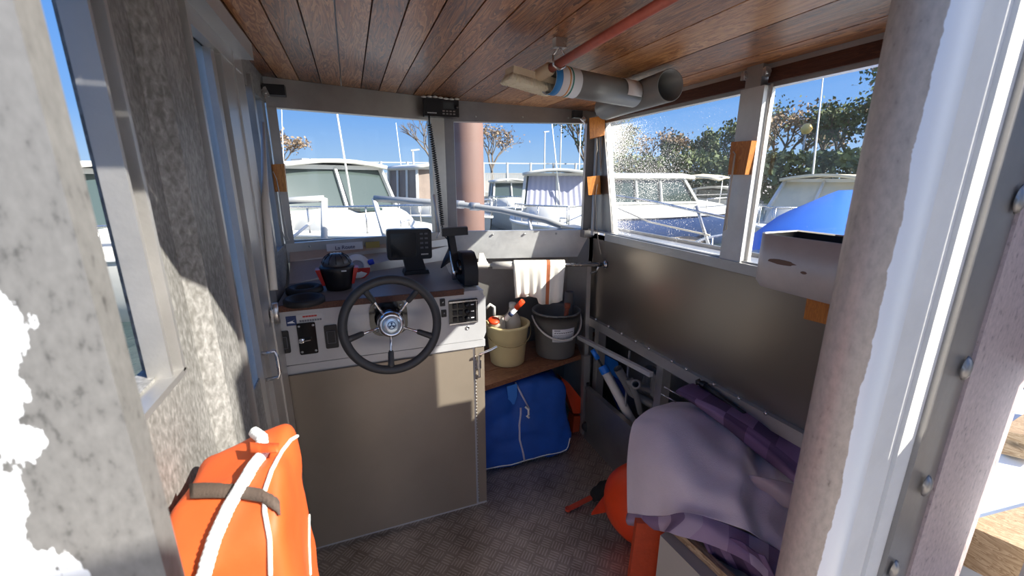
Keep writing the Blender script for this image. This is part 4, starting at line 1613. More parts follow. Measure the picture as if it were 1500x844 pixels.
pa, pb = at(806, 116, 2, 1.855), at(915, 136, 2, 1.845)
pb = pa.lerp(pb, 1.15)
e = empty('grey_pipe', pa, 'grey plastic pipe under the ceiling with a striped wrapper on its left end', 'pipe')
o = pipe('tube', pb, pa, .043, M['pvc'], '')
o.parent = e
o.matrix_parent_inverse = Matrix.Translation(-e.location)
wrap('white_wrapper', pa, pb, -.02, .26, .0445, M['paper'], e)
wrap('orange_stripe', pa, pb, .125, .137, .0455, mat('stripe_orange', (.75, .35, .10), .6), e)
wrap('green_stripe', pa, pb, .155, .168, .0455, mat('stripe_green', (.03, .25, .20), .6), e)
wrap('blue_print', pa, pb, -.019, .05, .0455, mat('print_blue', (.03, .22, .55), .6), e)
wl = wrap('paper_label', pa, pb, .80, .98, .0448, M['paper'], e, 60, 200)
pc, pd = at(884, 158, 2, 1.85), at(982, 125, 2, 1.855)
e = empty('grey_pipe', pc, 'grey plastic pipe with its open end facing us, under the ceiling above the right window', 'pipe')
mb = MB()
L = (pd - pc).length
r = .052
mb.lathe([(0, -.02), (r * .7, -.012), (r, .02), (r, L), (r - .0035, L), (r - .0035, .03), (0, .03)], pc, pd - pc, 44)
mb.build('tube', M['pvc'], e)
# ------------------------------------------------------------------ metal tray on the right wall
e = empty('metal_tray', (XR - .06, .85, 1.24), 'grey metal tray with rounded corners mounted under the aft right window', 'tray')
TZ0, TZ1 = 1.235, 1.395


def tray_outline(x0, x1, y0, y1, r):
    pts = []
    for (cx_, cy_, a0) in ((x0 + r, y1 - r, 90), (x0 + r, y0 + r, 180)):
        for k in range(9):
            t = R(a0 + 90 * k / 8)
            pts.append((cx_ + r * math.cos(t), cy_ + r * math.sin(t)))
    return [(x1, y1)] + pts + [(x1, y0)]


oa = tray_outline(1.115, XR - .004, .50, .905, .045)
ia = tray_outline(1.119, XR - .008, .504, .901, .042)
mb = MB()
mb.grid([[(x + .02, y, TZ0) for x, y in oa], [(x, y, TZ0 + .02) for x, y in oa], [(x, y, TZ1) for x, y in oa], [(x, y, TZ1) for x, y in ia], [(x, y, TZ0 + .02) for x, y in ia]], loop=True)
mb.poly([(x + .02, y, TZ0) for x, y in oa], [tuple(range(len(oa)))])
mb.build('shell', mat('tray_metal', (.58, .55, .51), .45, .35, var=.12, vscale=6), e)
mb = MB()
mb.poly([(x, y, TZ0 + .02) for x, y in ia], [tuple(range(len(ia)))])
mb.grid([[(x + .0008, y, TZ0 + .02) for x, y in tray_outline(1.120, XR - .009, .505, .900, .041)], [(x + .0008, y, TZ1 - .004) for x, y in tray_outline(1.120, XR - .009, .505, .900, .041)]], loop=True)
mb.build('liner', M['rubber'], e)
mb = MB()
for (y0_, y1_, z0_, z1_) in ((.77, .85, 1.315, 1.330), (.735, .752, 1.302, 1.310)):
    pts = []
    for k in range(14):
        t = 2 * math.pi * k / 14
        pts.append((1.1145, (y0_ + y1_) / 2 + (y1_ - y0_) / 2 * math.cos(t) * (1 + .15 * math.sin(3 * k)), (z0_ + z1_) / 2 + (z1_ - z0_) / 2 * math.sin(t)))
    mb.prism(pts, (.001, 0, 0))
mb.build('rust_patches', mat('rust', (.16, .10, .07), .8), e)

# ------------------------------------------------------------------ stuff in the right hand locker
e = empty('bilge_pump', at(880, 520, 1, 1.80), 'white tube hand pump with blue cap and handle, leaning in the side locker', 'pump')
a, b = at(885, 541, 1, 1.78), at(930, 640, 1, 1.52)
b = a + (at(926, 618, 1, 1.60) - a) * 1.12
mb = MB()
mb.tube([a, b], .024, 20)
mb.build('tube', M['pvcw'], e)
mb = MB()
dd = (b - a).normalized()
mb.lathe([(.022, -.02), (.027, -.015), (.027, .02), (.025, .024)], a, dd, 20)
mb.build('collar', M['bluecap'], e)
a2 = at(868, 513, 1, 1.82)
mb = MB()
mb.tube([a, a.lerp(a2, .6)], .006, 8)
mb.build('rod', M['black'], e)
mb = MB()
mb.tube([a2, a.lerp(a2, .55)], [.013, .015], 12)
mb.build('grip', M['bluecap'], e)
mb = MB()
mb.hexa([at(872, 512, 1, 2.0), at(905, 530, 1, 1.98), at(912, 560, 1, 1.98), at(890, 545, 1, 2.0),
         at(872, 512, 1, 2.03), at(905, 530, 1, 2.01), at(912, 560, 1, 2.01), at(890, 545, 1, 2.03)])
o = mb.build('blue_paddle', M['bluecap'], bevel=.004)
tag(o, 'blue plastic blade behind the white pump tube in the side locker', 'paddle')
mb = MB()
mb.hexa([at(905, 545, 1, 2.02), at(925, 600, 1, 2.02), at(905, 600, 1, 2.0), at(890, 560, 1, 2.0),
         at(905, 545, 1, 2.05), at(925, 600, 1, 2.05), at(905, 600, 1, 2.03), at(890, 560, 1, 2.03)])
o = mb.build('blue_cushion', mat('deep_blue', (.01, .05, .3), .6), bevel=.004)
tag(o, 'dark blue plastic piece low behind the pump tube in the side locker', 'float')
mb = MB()
a, b = at(848, 494, 1, 2.05), at(954, 549, 0, 1.24)
mb.beam(a, b, .022, .022)
o = mb.build('aluminium_bar', M['alu_light'], bevel=.001)
tag(o, 'square aluminium bar lying from behind the grey bucket into the side locker', 'bar')


def pipe_piece(pts, r, lab, ring=False):
    e = empty('pipe_fitting', pts[0], lab, 'pipe')
    mb = MB()
    pts = [Vector(p) for p in pts]
    d0 = (pts[-1] - pts[-2]).normalized()
    mb.tube(pts, r, 16, cap=False)
    mb.tube(pts, r - .004, 16, cap=False)
    mb.lathe([(r - .004, 0), (r, 0)], pts[-1], d0, 16)
    mb.lathe([(0, 0), (r, 0)], pts[0], d0, 16)
    mb.build('tube', M['pvc'], e)
    mb = MB()
    mb.lathe([(r, -.035), (r + .004, -.032), (r + .004, 0.001), (r - .002, .001)], pts[-1], d0, 16)
    mb.build('socket', M['pvc'], e)
    return e


pipe_piece([at(905, 540, 1, 1.62), at(925, 575, 1, 1.62), at(965, 598, 0, 1.36)], .022, 'long grey waste pipe crossing behind the pump in the side locker')
pipe_piece([at(975, 592, 0, 1.33), at(958, 575, 0, 1.33), at(962, 556, 0, 1.33), at(966, 548, 0, 1.33)], .026, 'grey pipe elbow with open end up, rightmost of the fittings in the side locker')
pipe_piece([at(945, 572, 0, 1.36), at(950, 556, 0, 1.36), at(953, 540, 0, 1.36)], .027, 'grey pipe with open end up, behind the ringed fitting in the side locker')
pipe_piece([at(960, 575, 0, 1.33), at(940, 566, 1, 1.55), at(931, 563, 1, 1.48)], .019, 'grey pipe branch with a pale open ring facing us in the side locker')
pipe_piece([at(938, 605, 1, 1.55), at(932, 580, 1, 1.52), at(922, 556, 1, 1.55)], .015, 'thin grey pipe standing in front of the other fittings in the side locker')

# ------------------------------------------------------------------ blue bag and orange case under the shelf
def soft_box(x0, x1, y0, y1, z0, z1, r, seed, amp=.01, top=None, n=18, p=5.0):
    """superellipsoid cushion shape with soft folds"""
    cx_, cy_, cz_ = (x0 + x1) / 2, (y0 + y1) / 2, (z0 + z1) / 2
    hx_, hy_, hz_ = (x1 - x0) / 2, (y1 - y0) / 2, (z1 - z0) / 2
    bm = bmesh.new()
    bmesh.ops.create_cube(bm, size=2)
    bmesh.ops.subdivide_edges(bm, edges=bm.edges[:], cuts=n, use_grid_fill=True)
    for v in bm.verts:
        c_ = v.co
        k = (abs(c_.x) ** p + abs(c_.y) ** p + abs(c_.z) ** p) ** (1 / p)
        u_ = c_ / k
        pos = Vector((cx_ + u_.x * hx_, cy_ + u_.y * hy_, cz_ + u_.z * hz_))
        if top:
            pos = top(pos, u_)
        nz = noise.noise(pos * 7 + Vector((seed, 0, 0))) + .5 * noise.noise(pos * 17 + Vector((0, seed, 0)))
        crease = abs(noise.noise(pos * 4.5 + Vector((0, 0, seed))))
        pos += Vector((u_.x, u_.y, u_.z)).normalized() * (nz * amp - (1 - crease) ** 6 * amp * 1.0)
        if pos.z < z0 + .002: pos.z = z0 + .002
        v.co = pos
    for f in bm.faces: f.smooth = True
    mb = MB()
    mb.bm.free()
    mb.bm = bm
    return mb


e = empty('blue_bag', (.78, 2.0, 0), 'bright blue zipped fabric bag on the floor under the wooden shelf', 'bag')
bx0, bx1, by0, by1, bz1 = .50, 1.085, 1.83, 2.22, .455


def btop(pos, u_):
    # higher at the left and middle, lower to the right; front leans back at the top
    t = (pos.z) / bz1
    pos.y += .14 * t ** 1.3 * (1 if u_.y < 0 else .1)
    pos.z *= 1 - .07 * max(0, (pos.x - .9) / .2) * t
    return pos


mb = soft_box(bx0, bx1, by0, by1, 0, bz1, .05, 3, .017, btop, 24, 9)
bb_ = mb.build('body', M['bluebag'], e)
from mathutils.bvhtree import BVHTree
tmp = bmesh.new()
tmp.from_mesh(bb_.data)
bvb = BVHTree.FromBMesh(tmp)
tmp.free()



def bagfront(x, z, off=.004):
    t = z / bz1
    k = (x - (bx0 + bx1) / 2) / ((bx1 - bx0) / 2)
    p_ = Vector((x, by0 + .14 * max(t, 0) ** 1.3 - .03, z))
    h_ = bvb.find_nearest(p_)
    return h_[0] + h_[1] * (off * .6 + .001)


mb = MB()
mb.tube([at(755, 560, 1, 1.975), at(764, 578, 1, 1.94), at(776, 600, 1, 1.915)], [.006, .007, .005], 8, flat=.5)
mb.tube([bagfront(x, z) for x, z in ((.768, .33), (.765, .30), (.757, .25), (.757, .17), (.762, .09), (.773, .02))], .0055, 8)
mb.build('zip', mat('grey_zip', (.50, .48, .58), .6), e)
mb = MB()
mb.tube([bagfront(.80, .335, .01), bagfront(.815, .318, .016), bagfront(.812, .29, .01), bagfront(.80, .285, .012), bagfront(.813, .272, .012)], .006, 8)
mb.build('zip_pull', M['piping'], e)
mb = MB()
mb.tube([bagfront(x, z, 0) for x, z in ((.535, .03), (.62, .025), (.70, .022), (.8, .022), (.9, .022), (1.0, .025), (1.04, .035), (1.065, .06), (1.07, .10))], .003, 6)
mb.tube([bagfront(x, z, 0) for x, z in ((.515, .09), (.545, .18), (.565, .245), (.555, .28), (.53, .33))], .003, 6)
mb.build('piping', M['piping'], e)
mb = MB()
pp = [at(u, v, 1, 1.95) for u, v in ((742, 566), (757, 562), (757, 580), (750, 600), (739, 600), (744, 582))]
mb.prism(pp, (0, -.006, 0))
mb.build('painted_sun_patch', mat('sunlit_blue', (.04, .20, .62), .6), e, bevel=.002)  # sun patch on the bag, put in as a lighter blue piece
e2 = empty('orange_case', (1.14, 2.05, 0), 'orange plastic case standing behind the right side of the blue bag', 'case')
mb = MB()
mb.prism([at(822, 553, 1, 2.12), at(834, 562, 1, 2.10), at(856, 590, 1, 2.05), at(852, 606, 1, 2.05), at(840, 606, 1, 2.05)], (.0, .06, 0))
mb.build('lid', M['orange_pl'], e2, bevel=.005)
mb = MB()
mb.prism([at(841, 610, 1, 2.05), at(851, 610, 1, 2.05), at(847, 640, 1, 2.02), at(838, 640, 1, 2.02)], (0, .07, -.0))
mb.build('base', M['orange_dk'], e2, bevel=.005)

# ------------------------------------------------------------------ right front: bin, boards, buoy, fabric heap
e = empty('grey_bin', (1.05, .80, 0), 'grey beige box with a plywood top edge under the lilac fabric', 'box')
mb = MB()
mb.prism([(.905, .93, 0), (.935, .56, 0), (1.26, .56, 0), (1.20, .98, 0)], (0, 0, .345))
mb.build('body', mat('beige_grey_box', (.40, .37, .32), .55, var=.06, vscale=5), e, bevel=.012, seg=3)
mb = MB()
mb.beam((.955, .95, .362), (.995, .60, .362), .022, .03)
mb.build('plywood_edge', M['beamwood'], e)
o = MB().hexa([(.845, 1.00, .02), (.945, .955, .02), (.955, .98, .02), (.855, 1.025, .02),
               (.868, 1.01, .335), (.968, .965, .335), (.978, .99, .335), (.878, 1.035, .335)]).build('orange_board', M['orange_dk'], bevel=.003)
tag(o, 'narrow orange red board standing between the round buoy and the beige box', 'board')
e = empty('orange_buoy', (1.03, 1.20, 0), 'round orange plastic buoy on the floor in front of the lilac fabric', 'buoy')
mb = MB()
mb.lathe([(0, -.125), (.07, -.115), (.13, -.085), (.175, -.03), (.185, .01), (.175, .05), (.13, .10), (.07, .125), (0, .13)], (1.075, 1.20, .195), (-.75, -.65, .15), 44)
mb.build('ball', M['orange_pl'], e)
mb = MB()
cpt = at(905, 708, 1, 1.32)
mb.prism([at(896, 714, 1, 1.34), at(904, 735, 1, 1.28), at(902, 748, 1, 1.26), at(866, 755, 1, 1.36)], (.01, .014, 0))
mb.build('flap', M['orange_pl'], e, bevel=.002)
mb = MB()
rows = []
a, b = at(868, 727, 2, .045), at(905, 705, 2, .09)
for k in range(9):
    t = k / 8
    c_ = a.lerp(b, t)
    rr = .030 * math.sin(math.pi * min(1, .18 + t * .8)) + .008
    rows.append([c_ + Vector((0, rr * math.cos(2 * math.pi * j / 14) * (1 + .25 * noise.noise(Vector((k * .7, j * .6, 0)))), rr * math.sin(2 * math.pi * j / 14) * (1 + .3 * noise.noise(Vector((j * .7, k, 3)))))) for j in range(14)])
mb.grid(rows, loop=True)
mb.poly(rows[0], [tuple(range(14))])
o = mb.build('black_bundle', mat('black_fabric', (.012, .012, .012), .85, bump=.8, bscale=120))
tag(o, 'small bundle of black webbing on the floor beside the orange buoy', 'webbing')
mb = MB()
a, b = at(832, 746, 2, .012), at(868, 728, 2, .03)
mb.beam(a, b, .022, .010)
mb.lathe([(.004, -.006), (.014, -.006), (.014, .006), (.004, .006)], a, (0, 0, 1), 14)
o = mb.build('red_strap', mat('red_tab', (.50, .05, .02), .5), bevel=.002)
tag(o, 'red plastic strap end lying on the floor, leftmost piece by the buoy', 'strap')

HEAP = [  # rows of (u, v, depth) read from the photograph, from the wall side to the near hem
    [(985, 589, 1.25), (1035, 594, 1.14), (1080, 624, 1.0), (1125, 655, .90), (1180, 695, .79), (1250, 745, .67)],
    [(955, 598, 1.22), (1010, 606, 1.09), (1068, 645, .95), (1120, 676, .85), (1180, 722, .75), (1240, 775, .64)],
    [(935, 611, 1.205), (992, 622, 1.06), (1055, 665, .92), (1112, 696, .82), (1174, 742, .72), (1232, 795, .62)],
    [(925, 625, 1.19), (975, 640, 1.03), (1040, 685, .89), (1100, 712, .79), (1165, 755, .70), (1225, 805, .61)],
    [(919, 665, 1.15), (965, 680, .99), (1020, 712, .86), (1085, 735, .76), (1150, 775, .67), (1215, 820, .59)],
    [(918, 715, 1.12), (965, 725, .97), (1015, 742, .84), (1080, 758, .74), (1145, 792, .65), (1210, 835, .58)],
    [(919, 752, 1.10), (965, 757, .955), (1008, 752, .83), (1075, 772, .73), (1140, 806, .645), (1205, 848, .57)]]


def cr(p0, p1, p2, p3, t):
    return .5 * ((2 * p1) + (p2 - p0) * t + (2 * p0 - 5 * p1 + 4 * p2 - p3) * t * t + (3 * p1 - p0 - 3 * p2 + p3) * t ** 3)


def refine(row, n):
    out = []
    for i in range(len(row) - 1):
        p = [row[max(i - 1, 0)], row[i], row[i + 1], row[min(i + 2, len(row) - 1)]]
        for k in range(n):
            out.append(cr(*p, k / n))
    out.append(row[-1])
    return out


def surf(ctrl, n, amp, seed, fold=None):
    P = [[at(u, v, 1, y) for u, v, y in r] for r in ctrl]
    P = [refine(r, n) for r in P]
    cols = [refine([r[j] for r in P], n) for j in range(len(P[0]))]
    rows = [[c_[i] for c_ in cols] for i in range(len(cols[0]))]
    for i, r in enumerate(rows):
        for j, p in enumerate(r):
            d_ = amp * noise.noise(p * 9 + Vector((seed, 0, 0)))
            if fold: d_ += fold(i / (len(rows) - 1), j / (len(r) - 1))
            p += Vector((-.45, -.45, .75)) * d_
    return rows


e = empty('lilac_fabric', at(1010, 650, 1, 1.0), 'big draped lilac grey fabric with purple striped hem, heaped on the beige box', 'fabric')


def fold1(s, t):
    f = .030 * math.exp(-((t - .42 - .25 * s) / .07) ** 2) + .018 * math.exp(-((t - .62 - .1 * s) / .05) ** 2)
    f += .016 * math.exp(-((s - .25 - .35 * t) / .10) ** 2) * math.sin(min(t * 3, math.pi))
    f -= .030 * math.exp(-((t - .53 - .2 * s) / .05) ** 2)
    return f


mb = MB()
rows = surf(HEAP, 9, .012, 2, fold1)
mb.grid(rows)
top_ = mb.build('cover', M['lilac'], e, thick=.004, sub=1)


def striped(name, cols, period, axis=0):
    m = mat(name, cols[0], .88, bump=.2, bscale=240)
    l = m.node_tree.links
    uv = N(m, 'ShaderNodeAttribute', attribute_name='tone')
    s_ = math_(m, 'FRACT', math_(m, 'MULTIPLY', uv.outputs['Fac'], period))
    n = m.node_tree.nodes.new('ShaderNodeValToRGB')
    n.color_ramp.interpolation = 'CONSTANT'
    el = n.color_ramp.elements
    while len(el) < len(cols): el.new(.5)
    for i, c_ in enumerate(cols):
        el[i].position = i / len(cols)
        el[i].color = (*c_, 1)
    l.new(s_, n.inputs[0])
    l.new(n.outputs[0], m.node_tree.nodes['Principled BSDF'].inputs['Base Color'])
    return m


M['stripes'] = striped('purple_stripes', [(.33, .24, .34), (.23, .15, .25), (.42, .33, .43), (.20, .14, .23), (.38, .31, .39)], 2.2)
M['stripes2'] = striped('violet_stripes', [(.15, .085, .19), (.095, .055, .125), (.22, .14, .26), (.08, .045, .105)], 1.7)


def tonegrid(mb, rows, key=lambda i, j, n, m: j / m):
    bm = mb.bm
    lay = mb.tl()
    vs = [[bm.verts.new(Vector(p)) for p in r] for r in rows]
    for i in range(len(vs) - 1):
        for j in range(len(vs[i]) - 1):
            f = bm.faces.new((vs[i][j], vs[i][j + 1], vs[i + 1][j + 1], vs[i + 1][j]))
            f.smooth = True
            f[lay] = key(i, j, len(vs), len(vs[i]))


HEM = [[(919, 752, 1.10), (965, 757, .955), (1008, 752, .83), (1075, 772, .73), (1140, 806, .645), (1205, 848, .57)],
       [(917, 763, 1.085), (965, 768, .945), (1008, 763, .81), (1075, 795, .70), (1140, 838, .61), (1205, 885, .54)],
       [(920, 769, 1.10), (967, 778, .955), (985, 782, .84), (1075, 812, .69), (1140, 862, .60), (1205, 915, .53)]]
mb = MB()
tonegrid(mb, surf(HEM, 9, .006, 5, lambda s, t: .008 * math.sin(t * 40) * s))
mb.build('striped_hem', M['stripes'], e, thick=.003)
FLAP = [[(1078, 690, .845), (1105, 697, .79), (1135, 703, .745), (1175, 712, .70)],
        [(1090, 706, .820), (1115, 712, .77), (1142, 722, .72), (1175, 735, .68)],
        [(1110, 724, .790), (1128, 732, .75), (1148, 742, .71), (1172, 752, .675)]]
mb = MB()
mb.grid(surf(FLAP, 8, .004, 4, lambda s, t: .012 * math.sin(s * 3.1)))
mb.build('turned_back_flap', M['lilac_in'], e, thick=.003)
HANG = [[(1020, 770, .80), (1040, 775, .77), (1075, 790, .70), (1120, 815, .62)],
        [(1035, 805, .80), (1060, 815, .76), (1100, 835, .69), (1140, 860, .61)],
        [(1065, 860, .80), (1090, 870, .76), (1125, 890, .68), (1165, 920, .60)],
        [(1090, 930, .80), (1110, 935, .76), (1150, 950, .68), (1190, 970, .60)]]
mb = MB()
tonegrid(mb, surf(HANG, 9, .008, 8, lambda s, t: .016 * math.sin(t * 19 + s * 2)))
mb.build('hanging_folds', M['stripes2'], e, thick=.003)
INNER = [[(1035, 590, 1.10), (1100, 622, .96), (1165, 665, .84), (1230, 730, .72)],
         [(1028, 597, 1.10), (1090, 640, .955), (1155, 690, .83), (1220, 755, .71)],
         [(1020, 606, 1.085), (1080, 655, .945), (1145, 712, .82), (1210, 775, .70)]]
# folded parasol beside the wall
e = empty('folded_parasol', at(1080, 600, 0, 1.22), 'folded purple striped parasol with thin metal ribs lying along the right wall', 'parasol')
PA = [[(1020, 561, 1.24), (1080, 576, 1.11), (1130, 598, .98), (1180, 624, .87), (1240, 660, .76)],
      [(1005, 567, 1.21), (1062, 590, 1.06), (1118, 620, .93), (1172, 655, .82), (1232, 700, .71)],
      [(990, 574, 1.19), (1048, 602, 1.01), (1106, 640, .87), (1165, 688, .76), (1225, 740, .66)],
      [(1000, 583, 1.19), (1048, 618, 1.03), (1100, 662, .89), (1158, 710, .78), (1218, 765, .68)]]
mb = MB()
rws = surf(PA, 9, .006, 11, lambda s, t: .034 * abs(math.sin(s * math.pi * 1.5)) * (.4 + t))
tonegrid(mb, rws, key=lambda i, j, n, m: j / m + (.17 if i / n > .55 else 0))
mb.build('canopy', M['stripes2'], e, thick=.003)
for (u0, v0, u1, v1, yy) in ((973, 567, 1000, 582, 1.25), (968, 577, 990, 589, 1.25)):
    mb = MB()
    mb.tube([at(u0, v0, 1, yy + .03), at(u1, v1, 1, yy - .03)], .0028, 8)
    mb.build('rib', M['steel'], e)
mb = MB()
q = at(1029, 563, 0, 1.262)
mb.lathe([(0, -.02), (.014, -.018), (.016, 0), (.010, .012), (.016, .02), (0, .03)], q, (-.5, .6, .3), 16)
mb.tube([q + Vector((0, 0, .0)), q + Vector((0, -.2, -.02))], .010, 10)
mb.build('ferrule', M['black'], e)

# ------------------------------------------------------------------ orange bag in the foreground
e = empty('orange_bag', (-.2, .66, .66), 'orange life jacket bag with white rope and dark strap, in the left foreground', 'bag')
ob = dict(x0=-.29, x1=-.126, y0=.54, y1=.78, z0=.62, z1=1.122)


def orot(p):
    return p


def otop(pos, u_):
    # top slopes down toward the near left corner, right side bulges
    t = (pos.z - ob['z0']) / (ob['z1'] - ob['z0'])
    k = (pos.x - ob['x0']) / (ob['x1'] - ob['x0'])
    pos.z += (-.0 + .045 * (k - .6)) * t ** 3
    pos.z -= .05 * max(0, 1 - (pos.y - ob['y0']) / .10) * t ** 4
    return pos


mb = soft_box(ob['x0'], ob['x1'], ob['y0'], ob['y1'], ob['z0'], ob['z1'], .03, 5, .006, otop, 26, 9)
bagob = mb.build('body', M['orange'], e)
bpy.context.view_layer.update()
from mathutils.bvhtree import BVHTree
tmp = bmesh.new()
tmp.from_mesh(bagob.data)
bvh = BVHTree.FromBMesh(tmp)
tmp.free()


def onbag(u, v, off=.0):
    k = ray(u, v).normalized()
    h = bvh.ray_cast(Vector((0, 0, HC)), k)
    if h[0] is None:
        return None
    return h[0] + h[1] * off


def ontrace(pts, off, n=14):
    out = []
    for (a, b) in zip(pts, pts[1:]):
        for k in range(n):
            t = k / n
            p = onbag(a[0] + (b[0] - a[0]) * t, a[1] + (b[1] - a[1]) * t, off)
            if p: out.append(p)
    p = onbag(*pts[-1], off)
    if p: out.append(p)
    return out


for path in (((305, 655), (285, 668), (266, 685), (256, 710)), ((440, 636), (425, 645), (412, 662), (398, 690), (388, 720), (388, 750), (395, 790), (396, 843)),):
    pts = ontrace(path, .001)
    if len(pts) > 2:
        mb = MB()
        mb.tube(pts, .0032, 8)
        mb.build('piping', M['piping'], e)
pts = ontrace(((448, 660), (452, 720), (452, 800), (454, 843)), .001)
if len(pts) > 2:
    mb = MB()
    mb.tube(pts, .002, 6)
    mb.build('piping', M['piping'], e)
pts = ontrace(((374, 637), (386, 645), (388, 668), (372, 690), (356, 715), (338, 745), (318, 790), (300, 842)), .006)
mb = MB()
mb.tube(pts, .0075, 12)
for s_ in range(3):                                  # twisted strands
    tw = []
    for k, p in enumerate(pts):
        d_ = (pts[min(k + 1, len(pts) - 1)] - pts[max(k - 1, 0)]).normalized()
        a_ = d_.cross(Vector((0, 0, 1))).normalized()
        b_ = d_.cross(a_)
        t = k * .9 + s_ * 2.094
        tw.append(p + .0045 * (math.cos(t) * a_ + math.sin(t) * b_))
    mb.tube(refine(tw, 3), .0048, 7)
mb.build('rope', M['rope'], e)
mb = MB()


def ribbon(mb, c0, w_, off):
    rows = [[], []]
    for (u, v) in c0:
        for s_ in (0, 1):
            p = onbag(u, v + (s_ - .5) * w_, off)
            if p is None: return
            rows[s_].append(p)
    mb.grid(rows)


cs = []
path = ((250, 724), (300, 722), (350, 722), (385, 728), (400, 738), (408, 748))
for a, b in zip(path, path[1:]):
    for k in range(8):
        cs.append((a[0] + (b[0] - a[0]) * k / 8, a[1] + (b[1] - a[1]) * k / 8))
rows = [[], []]
for (u, v) in cs:
    ps = [onbag(u, v - 10, .005), onbag(u, v + 10, .005)]
    if None in ps: continue
    rows[0].append(ps[0])
    rows[1].append(ps[1])
mb.grid(rows)
mb.build('strap', M['strap'], e, thick=.002)
rows = [[], []]
for k in range(12):
    u = 372 + 33 * k / 11
    ps = [onbag(u, 658 + .12 * (u - 372), .016), onbag(u, 672 + .12 * (u - 372), .014)]
    if None in ps: continue
    rows[0].append(ps[0]); rows[1].append(ps[1])
mb = MB()
mb.grid(rows)
mb.build('loop_tab', M['orange'], e, thick=.002)
o = MB().box(-.295, -.09, .50, .82, 0, .615).build('low_seat_locker', M['alu'], bevel=.004)
tag(o, 'grey metal locker box under the orange bag', 'locker')

# ------------------------------------------------------------------ outside: sea, quay, decks
WZ = -.50


def water():
    m = mat('harbour_water', (.035, .055, .055), .12)
    l = m.node_tree.links
    t = N(m, 'ShaderNodeTexNoise', Scale=2.2, Detail=5.0)
    tc = N(m, 'ShaderNodeTexCoord')
    l.new(tc.outputs['Object'], t.inputs['Vector'])
    b = N(m, 'ShaderNodeBump', Strength=.5, Distance=.12)
    l.new(t.outputs['Fac'], b.inputs['Height'])
    l.new(b.outputs[0], m.node_tree.nodes['Principled BSDF'].inputs['Normal'])
    return m


o = MB().box(-120, 160, -60, 260, WZ - .02, WZ).build('water', water())
o['kind'] = 'structure'
mb = MB()                                               # our own foredeck, just outside the windscreen
mb.prism([(-.45, 2.47, .78), (1.42, 2.47, .78), (1.25, 3.9, .74), (.5, 4.6, .72), (-.25, 3.9, .74)], (0, 0, .02))
mb.prism([(-.45, 2.47, WZ), (1.42, 2.47, WZ), (1.25, 3.9, WZ), (.5, 4.6, WZ), (-.25, 3.9, WZ)], (0, 0, .3))
struct('foredeck', mb, M['alu_light'])
mb = MB()                                               # right side deck
mb.prism([(1.62, -.6, .42), (3.4, -.6, .42), (3.2, 2.4, .42), (1.82, 2.9, .42)], (0, 0, .03))
mb.box(1.62, 1.64, -.6, 2.9, -.3, .44)
struct('side_deck', mb, mat('pale_deck', (.62, .66, .70), .5, var=.05))
mb = MB()
mb.box(1.61, 1.80, .52, 2.45, 1.10, 1.125)
mb.box(1.78, 1.80, .52, 2.45, -.4, 1.10)
struct('side_deck_cap', mb, mat('pale_blue_deck', (.58, .64, .70), .45, var=.04))
e = empty('side_rail', (1.78, 2.0, 1.12), 'thin grey tube railing just outside the salt spotted right window', 'rail')
xr_ = 1.77
mb = MB()
mb.tube([at(u, v, 0, xr_) for u, v in ((896, 286), (960, 296), (1030, 312), (1090, 325))], .008, 8)
mb.build('top_rail', M['steel'], e)
mb = MB()
mb.tube([at(1020, 302, 0, xr_), Vector((at(1050, 350, 0, xr_).x, at(1050, 350, 0, xr_).y, 1.125))], .008, 8)
mb.build('stanchion', M['steel'], e)
mb = MB()
mb.tube([at(u, v, 0, xr_) for u, v in ((905, 305), (950, 325), (985, 333), (1040, 345))], .005, 8)
mb.build('lower_line', M['cord'], e)
# timber by the right edge of the view
p = at(1440, 770, 2, .62)
for i, (c_, dr, L_, w_, lab) in enumerate(((Vector((1.60, .405, .515)), Vector((1, -.12, 0)), .9, .13, 'thick timber with an orange brown sawn end outside at the lower right'),
                                           (Vector((2.40, .64, .52)), Vector((1, .1, 0)), .6, .10, 'second weathered timber end outside at the right edge, behind the nearer one'))):
    dr = dr.normalized()
    o = MB()
    o.beam(c_ - dr * .0, c_ + dr * L_, w_, w_, (0, .25, 1))
    ob_ = o.build('timber_beam', M['beamwood'], bevel=.004)
    tag(ob_, lab, 'timber')
# bow rail of our own boat
e = empty('bow_rail', (.5, 3.6, .8), 'thick grey tube rail around our own foredeck, seen through both windscreen panes', 'rail')
y1_, y2_ = 3.3, 3.5
mb = MB()
P1 = [far(392, 296, 3.35), far(475, 291, 3.3)]
P2 = [far(548, 291, 3.35), far(640, 297, 3.25), far(670, 299, 3.2), far(735, 308, 3.1), far(800, 323, 2.95), far(862, 345, 2.8)]
mb.tube(P1, .024, 14)
mb.tube(P2, [.024, .024, .022, .022, .022, .022], 14)
mb.build('top_tube', mat('grey_rail', (.45, .45, .43), .4, .3), e)
mb = MB()
mb.tube([P1[1], far(475, 352, 3.2)], .022, 12)
mb.build('stanchion', M['white_paint'], e)
mb = MB()
mb.tube([far(460, 322, 3.3), far(424, 352, 3.0)], .010, 10)
mb.build('brace', M['white_paint'], e)
mb = MB()
mb.tube([P2[0], far(565, 352, 3.25)], .018, 12)
mb.build('stanchion', M['white_paint'], e)
mb = MB()
mb.tube([far(775, 318, 3.0), far(778, 340, 2.95)], .014, 10)
mb.build('stanchion', M['white_paint'], e)
mb = MB()
for pp in (P2[2], P2[2].lerp(P2[3], .35)):
    mb.tube([pp - Vector((.02, 0, 0)), pp + Vector((.05, 0, -.006))], .030, 14)
mb.build('joint_sleeve', M['alu'], e)

